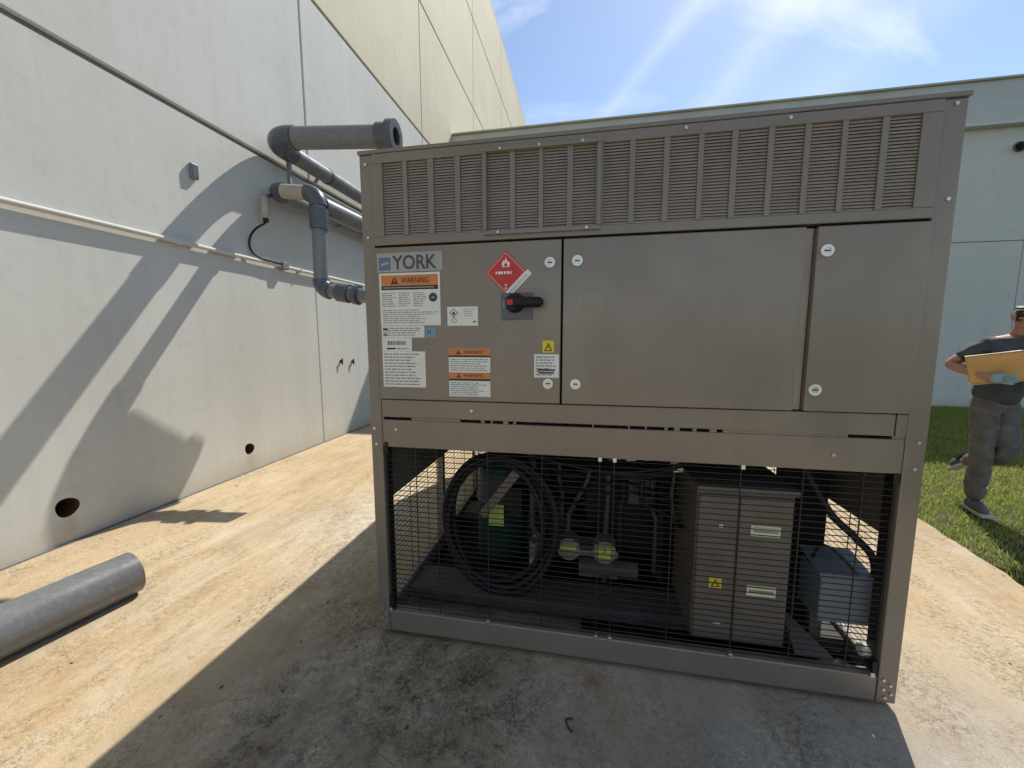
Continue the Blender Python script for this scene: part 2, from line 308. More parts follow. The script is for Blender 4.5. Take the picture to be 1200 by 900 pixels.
# ------------------------------------------------------------------ mesh helpers
class MB:
    def __init__(s): s.v = []; s.f = []; s.mi = []; s.sm = []; s.mats = []
    def mat(s, m):
        if m not in s.mats: s.mats.append(m)
        return s.mats.index(m)
    def add(s, vs, fs, m, smooth=False):
        o = len(s.v); i = s.mat(m)
        s.v += [tuple(q) for q in vs]
        for f in fs: s.f.append(tuple(o + a for a in f)); s.mi.append(i); s.sm.append(smooth)
    def box(s, a, b, m):
        x0, y0, z0 = a; x1, y1, z1 = b
        s.add([(x0, y0, z0), (x1, y0, z0), (x1, y1, z0), (x0, y1, z0), (x0, y0, z1), (x1, y0, z1), (x1, y1, z1), (x0, y1, z1)],
              [(0, 3, 2, 1), (4, 5, 6, 7), (0, 1, 5, 4), (1, 2, 6, 5), (2, 3, 7, 6), (3, 0, 4, 7)], m)
    def obox(s, c, ax, ay, az, m):
        """box by centre and three half-axis vectors"""
        c = Vector(c); ax = Vector(ax); ay = Vector(ay); az = Vector(az)
        vs = [c + sx * ax + sy * ay + sz * az for sz in (-1, 1) for sx, sy in ((-1, -1), (1, -1), (1, 1), (-1, 1))]
        s.add(vs, [(0, 3, 2, 1), (4, 5, 6, 7), (0, 1, 5, 4), (1, 2, 6, 5), (2, 3, 7, 6), (3, 0, 4, 7)], m)
    def cyl(s, p0, p1, r0, m, r1=None, seg=20, caps=True, inner=0.0, capm=None):
        p0 = Vector(p0); p1 = Vector(p1); r1 = r0 if r1 is None else r1
        d = (p1 - p0).normalized(); u = d.orthogonal().normalized(); w = d.cross(u)
        ang = [2 * math.pi * i / seg for i in range(seg)]
        a = [p0 + r0 * (math.cos(t) * u + math.sin(t) * w) for t in ang]; b = [p1 + r1 * (math.cos(t) * u + math.sin(t) * w) for t in ang]
        s.add(a + b, [(i, (i + 1) % seg, seg + (i + 1) % seg, seg + i) for i in range(seg)], m, True)
        capm = capm or m
        if inner > 0:
            ai = [p0 + inner * (math.cos(t) * u + math.sin(t) * w) for t in ang]; bi = [p1 + inner * (math.cos(t) * u + math.sin(t) * w) for t in ang]
            s.add(ai + bi, [(i, seg + i, seg + (i + 1) % seg, (i + 1) % seg) for i in range(seg)], m, True)
            s.add(a + ai, [((i + 1) % seg, i, seg + i, seg + (i + 1) % seg) for i in range(seg)], capm)
            s.add(b + bi, [(i, (i + 1) % seg, seg + (i + 1) % seg, seg + i) for i in range(seg)], capm)
        elif caps:
            s.add(a, [tuple(reversed(range(seg)))], capm); s.add(b, [tuple(range(seg))], capm)
    def tube(s, pts, r, m, seg=10, caps=True):
        pts = [Vector(p) for p in pts]; n = len(pts)
        rs = r if isinstance(r, (list, tuple)) else [r] * n
        t0 = (pts[1] - pts[0]).normalized(); u = t0.orthogonal().normalized(); rings = []
        for i, p in enumerate(pts):
            t = (pts[min(i + 1, n - 1)] - pts[max(i - 1, 0)]).normalized()
            u = (u - t * u.dot(t)).normalized(); w = t.cross(u)
            rings.append([p + rs[i] * (math.cos(2 * math.pi * k / seg) * u + math.sin(2 * math.pi * k / seg) * w) for k in range(seg)])
        vs = [q for rg in rings for q in rg]
        s.add(vs, [(i * seg + k, i * seg + (k + 1) % seg, (i + 1) * seg + (k + 1) % seg, (i + 1) * seg + k) for i in range(n - 1) for k in range(seg)], m, True)
        if caps:
            s.add(rings[0], [tuple(reversed(range(seg)))], m); s.add(rings[-1], [tuple(range(seg))], m)
    def lathe(s, base, prof, m, seg=20, axis=(0, 0, 1)):
        base = Vector(base); d = Vector(axis).normalized(); u = d.orthogonal().normalized(); w = d.cross(u)
        rings = [[base + d * h + r * (math.cos(2 * math.pi * k / seg) * u + math.sin(2 * math.pi * k / seg) * w) for k in range(seg)] for r, h in prof]
        s.add([q for rg in rings for q in rg], [(i * seg + k, i * seg + (k + 1) % seg, (i + 1) * seg + (k + 1) % seg, (i + 1) * seg + k) for i in range(len(prof) - 1) for k in range(seg)], m, True)
    def poly_xz(s, pts, y, m):
        """flat polygon facing -y (points x,z counter-clockwise seen from -y)"""
        s.add([(x, y, z) for x, z in pts], [tuple(range(len(pts)))], m)
    def rect(s, x0, z0, x1, z1, y, m): s.poly_xz([(x0, z0), (x1, z0), (x1, z1), (x0, z1)], y, m)
    def disc(s, x, z, r, y, m, seg=18): s.poly_xz([(x + r * math.cos(2 * math.pi * i / seg), z + r * math.sin(2 * math.pi * i / seg)) for i in range(seg)], y, m)
    def build(s, name, parent=None, bevel=0.0, segs=2, kind=None, label=None, recalc=False):
        me = bpy.data.meshes.new(name); me.from_pydata(s.v, [], s.f)
        for m in s.mats: me.materials.append(m)
        me.polygons.foreach_set('material_index', s.mi); me.polygons.foreach_set('use_smooth', s.sm)
        if recalc:
            b = bmesh.new(); b.from_mesh(me); bmesh.ops.recalc_face_normals(b, faces=b.faces); b.to_mesh(me); b.free()
        me.update()
        o = bpy.data.objects.new(name, me); COL.objects.link(o)
        if parent is not None:
            o.parent = parent; o.matrix_parent_inverse = parent.matrix_world.inverted()
        if bevel:
            bv = o.modifiers.new('bevel', 'BEVEL'); bv.width = bevel; bv.segments = segs; bv.limit_method = 'ANGLE'; bv.angle_limit = math.radians(40)
        if kind: o['kind'] = kind
        if label: o['label'] = label
        return o

def tag(o, label, cat, group=None):
    o['label'] = label; o['category'] = cat
    if group: o['group'] = group
    return o
def thing(name, loc, label, cat, group=None):
    o = bpy.data.objects.new(name, None); COL.objects.link(o); o.location = loc
    o.empty_display_size = 0.1
    o.matrix_world = Matrix.Translation(Vector(loc))
    return tag(o, label, cat, group)
def copy_tree(o, off, parent=None):
    c = o.copy(); COL.objects.link(c)
    if parent is None: c.location = Vector(o.location) + Vector(off)
    else: c.parent = parent
    for ch in list(o.children): copy_tree(ch, off, c)
    return c

_tc = {}
def text_geo(txt, bold=0.0):
    key = (txt, bold)
    if key in _tc: return _tc[key]
    cu = bpy.data.curves.new('lettering', 'FONT'); cu.body = txt; cu.size = 1.0; cu.resolution_u = 3; cu.offset = bold; cu.fill_mode = 'FRONT'
    ob = bpy.data.objects.new('lettering', cu); COL.objects.link(ob)
    dg = bpy.context.evaluated_depsgraph_get(); dg.update()
    me = bpy.data.meshes.new_from_object(ob.evaluated_get(dg))
    vs = np.array([v.co[:2] for v in me.vertices]); fs = [tuple(p.vertices) for p in me.polygons]
    bpy.data.objects.remove(ob); bpy.data.curves.remove(cu); bpy.data.meshes.remove(me)
    mn = vs.min(0); mx_ = vs.max(0); vs = (vs - mn) / (mx_ - mn)
    _tc[key] = (vs, fs); return _tc[key]
def put_text(mb, txt, x0, z0, x1, z1, y, m, bold=0.0):
    vs, fs = text_geo(txt, bold)
    mb.add([(x0 + a * (x1 - x0), y, z0 + b * (z1 - z0)) for a, b in vs], fs, m)
def print_lines(mb, x0, z0, x1, z1, n, y, m, rng, gap=0.42):
    """rows of illegible small print as short dashes"""
    h = (z1 - z0) / n
    for i in range(n):
        z = z1 - (i + 0.5) * h; x = x0
        end = x1 - rng.random() * (x1 - x0) * 0.35
        while x < end:
            w = 0.006 + rng.random() * 0.022
            mb.rect(x, z - h * gap / 2, min(x + w, end), z + h * gap / 2, y, m); x += w + 0.004

def bend(p0, corner, p1, rad, n=10):
    """arc replacing the corner of a polyline"""
    c = Vector(corner); a = (Vector(p0) - c).normalized(); b = (Vector(p1) - c).normalized()
    th = a.angle(b); t = rad / math.tan(th / 2)
    s0 = c + a * t; s1 = c + b * t
    cen = c + (a + b).normalized() * (rad / math.sin(th / 2))
    v0 = s0 - cen; v1 = s1 - cen; om = v0.angle(v1); res = []
    for i in range(n + 1):
        k = i / n; res.append(cen + (math.sin((1 - k) * om) * v0 + math.sin(k * om) * v1) / math.sin(om))
    return res

# ------------------------------------------------------------------ ground, pad, lawn
XW = -2.697                                             # face of the tall wall
mb = MB()
mb.add([(-900, -900, -0.16), (900, -900, -0.16), (900, 900, -0.16), (-900, 900, -0.16)], [(0, 1, 2, 3)], M['soil'])
o = mb.build('ground'); o['kind'] = 'structure'
# pad with slightly crumbled edge on the lawn side
edge = []
y = -14.0
while y < 8.5:
    xe = 3.70 + (y - 1.4) * 0.12 * 0.9 * (1 if 0 < y < 3 else 0.2) * 0.6 + random.uniform(-0.012, 0.012)
    edge.append((xe if y > 3.2 or y < 0.5 else 3.60 + (y - 1.0) * 0.115 + random.uniform(-0.012, 0.012), y)); y += 0.10
mb = MB()
vs = [(XW - 0.1, -14, 0), (XW - 0.1, 8.5, 0)] + [(x, yy, 0) for x, yy in reversed(edge)]
n = len(vs); low = [(a, b, -0.15) for a, b, c in vs]
mb.add(vs + low, [tuple(reversed(range(n)))] + [(i, (i + 1) % n, n + (i + 1) % n, n + i) for i in range(n)], M['ground'])
o = mb.build('concrete_pad', recalc=True); o['kind'] = 'structure'
mb = MB()
gx = np.linspace(3.45, 30, 54); gy = np.linspace(-14, 8.7, 46)
vv = [(x, yy, -0.034 + 0.012 * math.sin(x * 2.1 + yy) * math.cos(yy * 1.7)) for yy in gy for x in gx]
nx = len(gx)
mb.add(vv, [(j * nx + i, j * nx + i + 1, (j + 1) * nx + i + 1, (j + 1) * nx + i) for j in range(len(gy) - 1) for i in range(nx - 1)], M['soil'], True)
o = mb.build('lawn_soil'); o['kind'] = 'structure'

def grass_field(n, x0, x1, y0, y1, name):
    rs = np.random.RandomState(3)
    x = rs.uniform(x0, x1, n); yv = rs.uniform(y0, y1, n)
    ex = np.interp(yv, [e[1] for e in edge], [e[0] for e in edge]) + 0.012 + rs.normal(0, 0.028, n)
    keep = x > ex; x = x[keep]; yv = yv[keep]; n = len(x)
    clump = 0.6 + 0.5 * np.sin(x * 7.3 + 2 * np.sin(yv * 5.1)) * np.cos(yv * 6.7 + x)
    h = rs.uniform(0.030, 0.065, n) * (0.75 + 0.35 * clump); w = rs.uniform(0.0025, 0.005, n)
    th = rs.uniform(0, 2 * np.pi, n); lean = rs.uniform(0.1, 0.9, n) * h; la = rs.uniform(0, 2 * np.pi, n)
    dx = np.cos(th) * w; dy = np.sin(th) * w; lx = np.cos(la) * lean; ly = np.sin(la) * lean
    z0 = np.full(n, -0.036)
    V = np.empty((n, 5, 3))
    V[:, 0] = np.stack([x - dx, yv - dy, z0], 1); V[:, 1] = np.stack([x + dx, yv + dy, z0], 1)
    V[:, 2] = np.stack([x + lx * .4 + dx * .8, yv + ly * .4 + dy * .8, z0 + h * .62], 1); V[:, 3] = np.stack([x + lx * .4 - dx * .8, yv + ly * .4 - dy * .8, z0 + h * .62], 1)
    V[:, 4] = np.stack([x + lx, yv + ly, z0 + h], 1)
    me = bpy.data.meshes.new(name)
    me.vertices.add(n * 5); me.vertices.foreach_set('co', V.ravel())
    base = np.arange(n)[:, None] * 5
    loops = np.concatenate([base + np.array([0, 1, 2, 3]), base + np.array([3, 2, 4])], 1).ravel()
    me.loops.add(n * 7); me.loops.foreach_set('vertex_index', loops)
    me.polygons.add(n * 2)
    st = (np.arange(n)[:, None] * 7 + np.array([0, 4])).ravel(); me.polygons.foreach_set('loop_start', st)
    me.polygons.foreach_set('loop_total', np.tile([4, 3], n))
    me.materials.append(M['grass']); me.update(calc_edges=True); me.validate()
    o = bpy.data.objects.new(name, me); COL.objects.link(o); o['kind'] = 'stuff'
    return tag(o, 'short sunlit lawn grass beside the concrete pad', 'grass')
grass_field(170000, 3.55, 10.5, -0.6, 8.4, 'lawn_grass')

# ------------------------------------------------------------------ tall tilt-up wall
wall = thing('tall_building', (XW, 4, 0), 'tall pale concrete building with jointed panels along the left', 'building')
zrows = [0.0, 3.567, 5.98, 8.74, 11.40, 13.72]
ycols = [-12.95, -8.9, -4.85, -0.80, 3.25, 7.10, 11.28, 15.4, 19.6, 21.95]
HOLES = [(0.412, 0.266, 0.070), (1.995, 0.259, 0.062)]
def panel_with_holes(mb, y0, y1, z0, z1, holes, m):
    """front face on x=XW with round holes, sides and a deep back"""
    xb = XW - 0.22; B = 0.16
    cuts = sorted(holes); prev = y0; seg = 24
    def q(a, b, c, d): mb.add([(XW, a, c), (XW, b, c), (XW, b, d), (XW, a, d)], [(0, 1, 2, 3)], m)
    for (hy, hz, r) in cuts:
        q(prev, hy - B, z0, z1); q(hy - B, hy + B, z0, hz - B); q(hy - B, hy + B, hz + B, z1); prev = hy + B
        ring = []; sq = []
        for i in range(seg):
            a = 2 * math.pi * i / seg; ca, sa = math.cos(a), math.sin(a)
            rr = r * (1 + 0.05 * math.sin(3 * a + 1))
            ring.append((XW, hy + rr * ca, hz + rr * sa)); k = B / max(abs(ca), abs(sa)); sq.append((XW, hy + k * ca, hz + k * sa))
        deep = [(XW - 0.2, p[1], p[2]) for p in ring]
        mb.add(sq + ring, [(i, (i + 1) % seg, seg + (i + 1) % seg, seg + i) for i in range(seg)], m)
        mb.add(ring + deep, [(i, (i + 1) % seg, seg + (i + 1) % seg, seg + i) for i in range(seg)], M['rust_hole'], True)
        mb.add(deep, [tuple(range(seg))], M['rust_hole'])
    q(prev, y1, z0, z1)
    mb.add([(XW, y0, z0), (XW, y1, z0), (XW, y1, z1), (XW, y0, z1), (xb, y0, z0), (xb, y1, z0), (xb, y1, z1), (xb, y0, z1)],
           [(0, 4, 5, 1), (2, 6, 7, 3), (1, 5, 6, 2), (0, 3, 7, 4)], m)
for j in range(len(zrows) - 1):
    for i in range(len(ycols) - 1):
        m = M['wall'] if j < 2 else M['wall_cream']
        y0 = ycols[i] + 0.008; y1 = ycols[i + 1] - 0.008
        g0_ = 0.026 if j == 1 else 0.018; g1_ = 0.026 if j == 0 else 0.018
        z0 = zrows[j] + (g0_ if j else -0.05); z1 = zrows[j + 1] - g1_
        hs = [h for h in HOLES if j == 0 and y0 < h[0] < y1]
        mb = MB()
        if hs: panel_with_holes(mb, y0, y1, z0, z1, hs, m); mb.build('wall_panel', wall)
        else: mb.box((XW - 0.22, y0, z0), (XW, y1, z1), m); mb.build('wall_panel', wall, bevel=0.012, segs=1)
mb = MB(); mb.box((XW - 0.6, ycols[0], 3.40), (XW - 0.035, ycols[-1], zrows[-1] - 0.03), M['wall_joint'])
for yj in ycols: mb.box((XW - 0.6, yj - 0.08, -0.1), (XW - 0.035, yj + 0.08, 3.399), M['wall_joint'])
mb.box((XW - 0.6, ycols[0], -0.1), (XW - 0.3, ycols[-1], 3.398), M['wall_joint'])
# the backing keeps clear of the drilled sleeves
o = mb.build('joint_backing', wall)
mb = MB(); mb.box((XW - 0.7, ycols[0], zrows[-1] - 0.02), (XW + 0.004, ycols[-1], zrows[-1] + 0.06), M['wall_cream']); mb.build('parapet_cap', wall, bevel=0.01)
mb = MB(); mb.box((XW - 14, ycols[0], 0), (XW - 0.71, ycols[-1], 13.0), M['wall_cream']); mb.build('building_body', wall)
# grout bead where the wall meets the pad
mb = MB(); mb.box((XW, ycols[0], -0.02), (XW + 0.018, 8.4, 0.010), M['wall_joint']); mb.build('base_joint', wall)

# conduit along the wall
con = thing('wall_conduit', (XW, 3, 2.36), 'long thin horizontal conduit painted like the wall, fixed across its panels', 'conduit')
mb = MB(); mb.cyl((XW + 0.034, -8, 2.362), (XW + 0.034, 8.3, 2.362), 0.020, M['wall'], seg=14); mb.build('tube', con)
for yy in (-2.2, -0.4, 1.4, 2.95, 4.6, 6.4):
    mb = MB(); mb.box((XW + 0.001, yy - 0.012, 2.335), (XW + 0.057, yy + 0.012, 2.388), M['wall']); mb.build('clamp', con, bevel=0.006)
mb = MB(); mb.box((XW + 0.001, 2.60, 2.325), (XW + 0.075, 2.70, 2.41), M['grey_box']); mb.build('junction_box', con, bevel=0.006)
# small weather box on the wall
bx = thing('weather_box', (XW, 1.57, 3.0), 'small grey weatherproof box mounted high on the tall wall', 'electrical box')
mb = MB(); mb.box((XW + 0.001, 1.575, 2.985), (XW + 0.034, 1.645, 3.125), M['grey_box']); mb.build('housing', bx, bevel=0.008)
mb = MB(); mb.box((XW + 0.0345, 1.580, 2.992), (XW + 0.040, 1.640, 3.118), M['plate_grey']); mb.build('cover', bx, bevel=0.004)
# anchor stubs on the wall
for (yy, zz, lb) in ((3.73, 1.14, 'small dark pipe stub on the wall just right of its vertical joint'), (4.03, 1.12, 'small dark hose tap on the wall nearest the chiller corner')):
    t = thing('wall_stub', (XW, yy, zz), lb, 'pipe stub')
    mb = MB(); mb.cyl((XW + 0.001, yy, zz), (XW + 0.025, yy, zz), 0.022, M['black'], seg=12); mb.build('spigot', t)
    mb = MB(); mb.box((XW + 0.0255, yy - 0.012, zz - 0.05), (XW + 0.038, yy + 0.012, zz + 0.045), M['black']); mb.build('handle', t, bevel=0.004)

# ------------------------------------------------------------------ building behind
back = thing('low_building', (10, 8.45, 0), 'lower pale blue-green building behind the chiller with a sloped grey fascia', 'building')
YB = 8.45
bx_cols = [-2.68, 1.60, 5.70, 9.74, 13.9, 18.0, 24.0, 30.0]; bz = [-0.12, 3.46, 5.76]
for i in range(len(bx_cols) - 1):
    for j in range(2):
        mb = MB(); mb.box((bx_cols[i] + 0.006, YB, bz[j] + (0.007 if j else 0)), (bx_cols[i + 1] - 0.006, YB + 0.2, bz[j + 1] - 0.007), M['back_wall'])
        mb.build('wall_panel', back, bevel=0.006, segs=1)
mb = MB(); mb.box((-2.67, YB + 0.02, -0.12), (30, YB + 6, 5.7), M['wall_joint']); mb.build('joint_backing', back)
mb = MB()
prof = [(8.30, 5.72), (9.18, 6.95), (9.34, 6.95), (9.34, 5.72)]
for x0, x1 in ((-2.69, 1.5), (1.5, 5.7), (5.7, 9.9), (9.9, 14.1), (14.1, 18.3), (18.3, 24.2), (24.2, 30)):
    mb = MB()
    vs = [(x0 + 0.002, a, b) for a, b in prof] + [(x1 - 0.002, a, b) for a, b in prof]
    mb.add(vs, [(0, 1, 2, 3), (7, 6, 5, 4), (0, 4, 5, 1), (1, 5, 6, 2), (2, 6, 7, 3), (3, 7, 4, 0)], M['fascia'])
    mb.build('fascia_panel', back, recalc=True)
mb = MB(); mb.box((-2.69, 9.12, 6.952), (30, 9.40, 6.99), M['fascia']); mb.build('coping', back, bevel=0.006)
mb = MB(); mb.box((-2.69, 8.27, 5.67), (30, 8.44, 5.718), M['back_wall']); mb.build('drip_edge', back, bevel=0.006)
lamp = thing('wall_lamp', (9.43, YB, 5.28), 'small dark round lamp high on the low building wall', 'wall lamp')
mb = MB(); mb.cyl((9.43, YB - 0.03, 5.28), (9.43, YB - 0.001, 5.28), 0.10, M['grey_box'], seg=16); mb.build('back_plate', lamp)
mb = MB(); mb.cyl((9.43, YB - 0.14, 5.25), (9.43, YB - 0.031, 5.28), 0.065, M['black'], r1=0.085, seg=16); mb.build('housing', lamp)
mb = MB(); mb.tube([(9.52, YB - 0.02, 5.24), (9.60, YB - 0.02, 5.17), (9.66, YB - 0.02, 5.0)], 0.02, M['grey_box'], 8); mb.build('conduit_tail', lamp)

# ------------------------------------------------------------------ pipework
def clamp_ring(p, ax, r, parent, m, w=0.025, name='clamp'):
    a = Vector(ax).normalized(); p = Vector(p); mb = MB(); mb.cyl(p - a * w, p + a * w, r, m, seg=22); return mb.build(name, parent)
up = thing('water_pipe', (-2.4, 2.4, 3.69), 'thick grey pipe turning out from the wall above the others, ending in a dark flange', 'pipe', 'grey water pipes on the wall')
r1 = 0.113; r2 = 0.096
C1 = (-2.552, 2.395, 3.70); E1 = (-1.20, 2.455, 3.625); far = (-2.552, 8.28, 3.70)
arc = bend(E1, C1, far, 0.27, 14)
d1 = (Vector(E1) - arc[0]).normalized()
mb = MB(); mb.cyl(arc[0] + d1 * 0.05, Vector(E1), r1, M['pvc'], seg=26); mb.build('pipe', up)
mb = MB(); k = len(arc); mb.tube([arc[0] + d1 * 0.07] + arc + [arc[-1] + Vector((0, 0.12, 0))], [r1 + 0.012] * 2 + [r1 + 0.012 - (r1 - r2) * i / (k - 1) for i in range(k - 1)] + [r2 + 0.012], M['pvc_dark'], 24); mb.build('elbow', up)
mb = MB(); mb.cyl(arc[-1] + Vector((0, 0.1, 0)), far, r2, M['pvc'], seg=24); mb.build('pipe', up)
mb = MB(); mb.cyl(Vector(E1) - d1 * 0.03, Vector(E1) + d1 * 0.09, r1 + 0.022, M['pvc_dark'], seg=26); mb.build('coupling', up)
mb = MB(); mb.cyl(Vector(E1) + d1 * 0.09, Vector(E1) + d1 * 0.17, r1 + 0.050, M['pvc_dark'], seg=28, inner=0.085)
mb.cyl(Vector(E1) + d1 * 0.10, Vector(E1) + d1 * 0.135, 0.086, M['black'], seg=24)
mb.build('flange', up)
for yy in (3.45, 5.4, 7.2):
    clamp_ring((-2.552, yy, 3.70), (0, 1, 0), r2 + 0.008, up, M['pvc_dark'], 0.02)
    mb = MB(); mb.box((XW + 0.001, yy - 0.018, 3.68), (-2.552 - r2 + 0.004, yy + 0.018, 3.72), M['steel']); mb.build('bracket', up)
mb = MB(); mb.box((-2.575, 2.70, 3.27), (-2.535, 2.74, 3.70 - r2 - 0.014), M['grey_box']); mb.build('support_strut', up)

lo = thing('water_pipe', (-2.4, 2.42, 3.15), 'thinner grey pipe stepping down the wall through two elbows under the thick one', 'pipe', 'grey water pipes on the wall')
rl = 0.078; rc = rl + 0.016
A = Vector((-2.552, 8.28, 3.16)); Bq = Vector((-2.552, 2.43, 3.16)); Cq = Vector((-1.975, 2.43, 3.09)); Dq = Vector((-2.0, 2.43, 2.04)); Eq = Vector((-1.27, 2.45, 1.93))
a1 = bend(A, Bq, Cq, 0.14, 10); a2 = bend(Bq, Cq, Dq, 0.15, 10); a3 = bend(Cq, Dq, Eq, 0.13, 10)
mb = MB(); mb.cyl(A, a1[0], rl, M['pvc'], seg=22); mb.build('pipe', lo)
mb = MB(); mb.tube(a1, rc, M['pvc_dark'], 22); mb.build('elbow', lo)
mb = MB(); mb.cyl(a1[-1], a2[0], rl, M['pvc_tan'], seg=22); mb.build('pipe', lo, label='weathered tan short pipe between the elbows')
mb = MB(); mb.tube(a2, rc, M['pvc_dark'], 22); mb.build('elbow', lo)
dd = (Dq - Cq).normalized()
mb = MB(); mb.cyl(a2[-1] + dd * 0.03, a2[-1] + dd * 0.25, rc + 0.006, M['pvc_dark'], seg=22); mb.build('coupling', lo)
mb = MB(); mb.cyl(a2[-1], a3[0], rl, M['pvc'], seg=22); mb.build('pipe', lo)
mb = MB(); mb.tube(a3, rc, M['pvc_dark'], 22); mb.build('elbow', lo)
de = (Eq - Dq).normalized()
mb = MB(); mb.cyl(a3[-1], Eq, rl, M['pvc'], seg=22); mb.build('pipe', lo)
mb = MB(); mb.cyl(a3[-1] + de * 0.10, a3[-1] + de * 0.24, rc + 0.010, M['pvc_dark'], seg=22); mb.build('coupling', lo)
mb = MB(); mb.cyl(a3[-1] + de * 0.30, a3[-1] + de * 0.36, rc + 0.016, M['pvc_dark'], seg=22); mb.build('coupling', lo)
# blanked leg running back from the upper coupling
T0 = Vector((-1.985, 2.50, 2.98)); T1 = Vector((-1.87, 3.30, 2.94)); td = (T1 - T0).normalized()
mb = MB(); mb.cyl(T0, T1, rl + 0.022, M['pvc'], seg=22); mb.build('tee_leg', lo)
mb = MB(); mb.cyl(T1 - td * 0.10, T1 + td * 0.04, rc + 0.022, M['pvc_dark'], seg=22); mb.build('end_cap', lo)
for yy in (3.6, 5.6, 7.4):
    clamp_ring((-2.552, yy, 3.16), (0, 1, 0), rl + 0.008, lo, M['pvc_dark'], 0.02)
    mb = MB(); mb.box((XW + 0.001, yy - 0.018, 3.14), (-2.552 - rl + 0.004, yy + 0.018, 3.18), M['steel']); mb.build('bracket', lo)
# sensor standing at the first elbow with its cable
sn = thing('flow_sensor', (-2.5, 2.30, 2.95), 'small pale cylinder sensor at the pipe elbow with a black cable loop', 'sensor')
mb = MB(); mb.lathe((-2.575, 2.33, 2.83), [(0.0, 0.0), (0.036, 0.0), (0.042, 0.02), (0.042, 0.20), (0.036, 0.235), (0.0, 0.245)], M['pvc_tan'], 16); mb.build('body', sn)
mb = MB(); mb.cyl((-2.575, 2.33, 2.79), (-2.575, 2.33, 2.832), 0.030, M['black'], seg=14); mb.build('gland', sn)
mb = MB(); mb.cyl((-2.560, 2.345, 3.06), (-2.552, 2.40, 3.10), 0.022, M['pvc_dark'], seg=12); mb.build('stem', sn)
pts = [(-2.575, 2.33, 2.80), (-2.59, 2.31, 2.765), (-2.63, 2.24, 2.70), (-2.66, 2.185, 2.60), (-2.668, 2.175, 2.50), (-2.66, 2.21, 2.43), (-2.648, 2.30, 2.395), (-2.642, 2.45, 2.388), (-2.640, 2.61, 2.384)]
def smooth_path(P, n=6):
    P = [Vector(p) for p in P]; res = []
    for i in range(len(P) - 1):
        a = P[max(i - 1, 0)]; b = P[i]; c = P[i + 1]; d = P[min(i + 2, len(P) - 1)]
        for k in range(n):
            t = k / n; res.append(0.5 * ((2 * b) + (c - a) * t + (2 * a - 5 * b + 4 * c - d) * t * t + (3 * b - a - 3 * c + d) * t ** 3))
    res.append(P[-1]); return res
mb = MB(); mb.tube(smooth_path(pts), 0.011, M['black'], 8); mb.build('cable', sn)

# loose pipe lying on the pad
gp = thing('loose_pipe', (-1.75, -0.3, 0.0), 'loose length of thick grey pipe lying on the concrete by the wall', 'pipe')
g0 = Vector((-1.60, 0.04, 0.12)); gd = Vector((-0.15, -0.97, 0)).normalized()
mb = MB(); mb.cyl(g0, g0 + gd * 2.4, 0.12, M['pvc_ground'], seg=40, inner=0.108); mb.build('pipe', gp)

# ------------------------------------------------------------------ the chiller
CH = thing('chiller_unit', (1.12, 1.7, 0.0), 'large taupe industrial chiller cabinet with louvred top and caged base', 'chiller')
WX = 2.24; H = 2.284; L = 3.3; ZB = 0.025
u = M['unit']
def part(name, fn, bevel=0.0, parent=CH, **kw):
    mb = MB(); fn(mb); return mb.build(name, parent, bevel=bevel, **kw)
# posts
for (x0, x1) in ((0.0, 0.058), (2.172, WX)):
    part('corner_post', lambda b: b.box((x0, 0.0, ZB), (x1, 0.07, H - 0.004), u), 0.004)
    part('corner_post', lambda b: b.box((x0, L - 0.07, ZB), (x1, L, H - 0.004), u), 0.004)
# base rails
part('base_rail', lambda b: b.box((0.0595, 0.002, ZB), (2.1705, 0.05, 0.135), u), 0.005)
part('base_rail', lambda b: b.box((0.0595, L - 0.05, ZB), (2.1705, L - 0.002, 0.135), u), 0.005)
for x0, x1 in ((0.002, 0.05), (2.19, 2.238)):
    part('base_rail', lambda b: b.box((x0, 0.0715, ZB), (x1, L - 0.0715, 0.135), u), 0.005)
for yy in (0.23, 1.2, 2.3):
    part('cross_channel', lambda b: b.box((0.051, yy, 0.0505), (2.189, yy + 0.22, 0.11), M['frame_dark']), 0.004)
for x0 in (0.03, 1.06, 2.11):
    for y0 in (0.045, L - 0.15):
        part('foot', lambda b: b.box((x0, y0, 0.0), (x0 + 0.10, y0 + 0.10, ZB - 0.001), M['black']), 0.003)
# mid beam
part('mid_beam', lambda b: b.box((0.0595, 0.001, 0.972), (2.1705, 0.05, 1.1035), u), 0.003)
for x0, x1 in ((0.002, 0.05), (2.19, 2.238)):
    part('side_panel', lambda b: b.box((x0, 0.0715, 0.69), (x1, L - 0.0715, 1.10), u), 0.003)
    part('side_panel', lambda b: b.box((x0, 0.0715, 1.104), (x1, L - 0.0715, 2.26), u), 0.003)
    for k in range(1, 4):
        yy = k * L / 4
        part('side_post', lambda b: b.box((x0 + 0.004, yy - 0.02, 0.136), (x1 - 0.004, yy + 0.02, 0.689), u), 0.003)
part('rear_panel', lambda b: b.box((0.0595, L - 0.04, 0.70), (2.1705, L - 0.003, 2.25), u), 0.003)
part('roof_panel', lambda b: b.box((-0.006, -0.008, H - 0.003), (WX + 0.006, L + 0.006, H + 0.014), u), 0.004)
part('floor_tray', lambda b: b.box((0.051, 0.36, 0.985), (2.189, L - 0.08, 1.0), M['dark']))
part('cabinet_liner', lambda b: b.box((0.0595, 0.0515, 1.001), (2.1705, 0.35, 2.26), M['dark']))
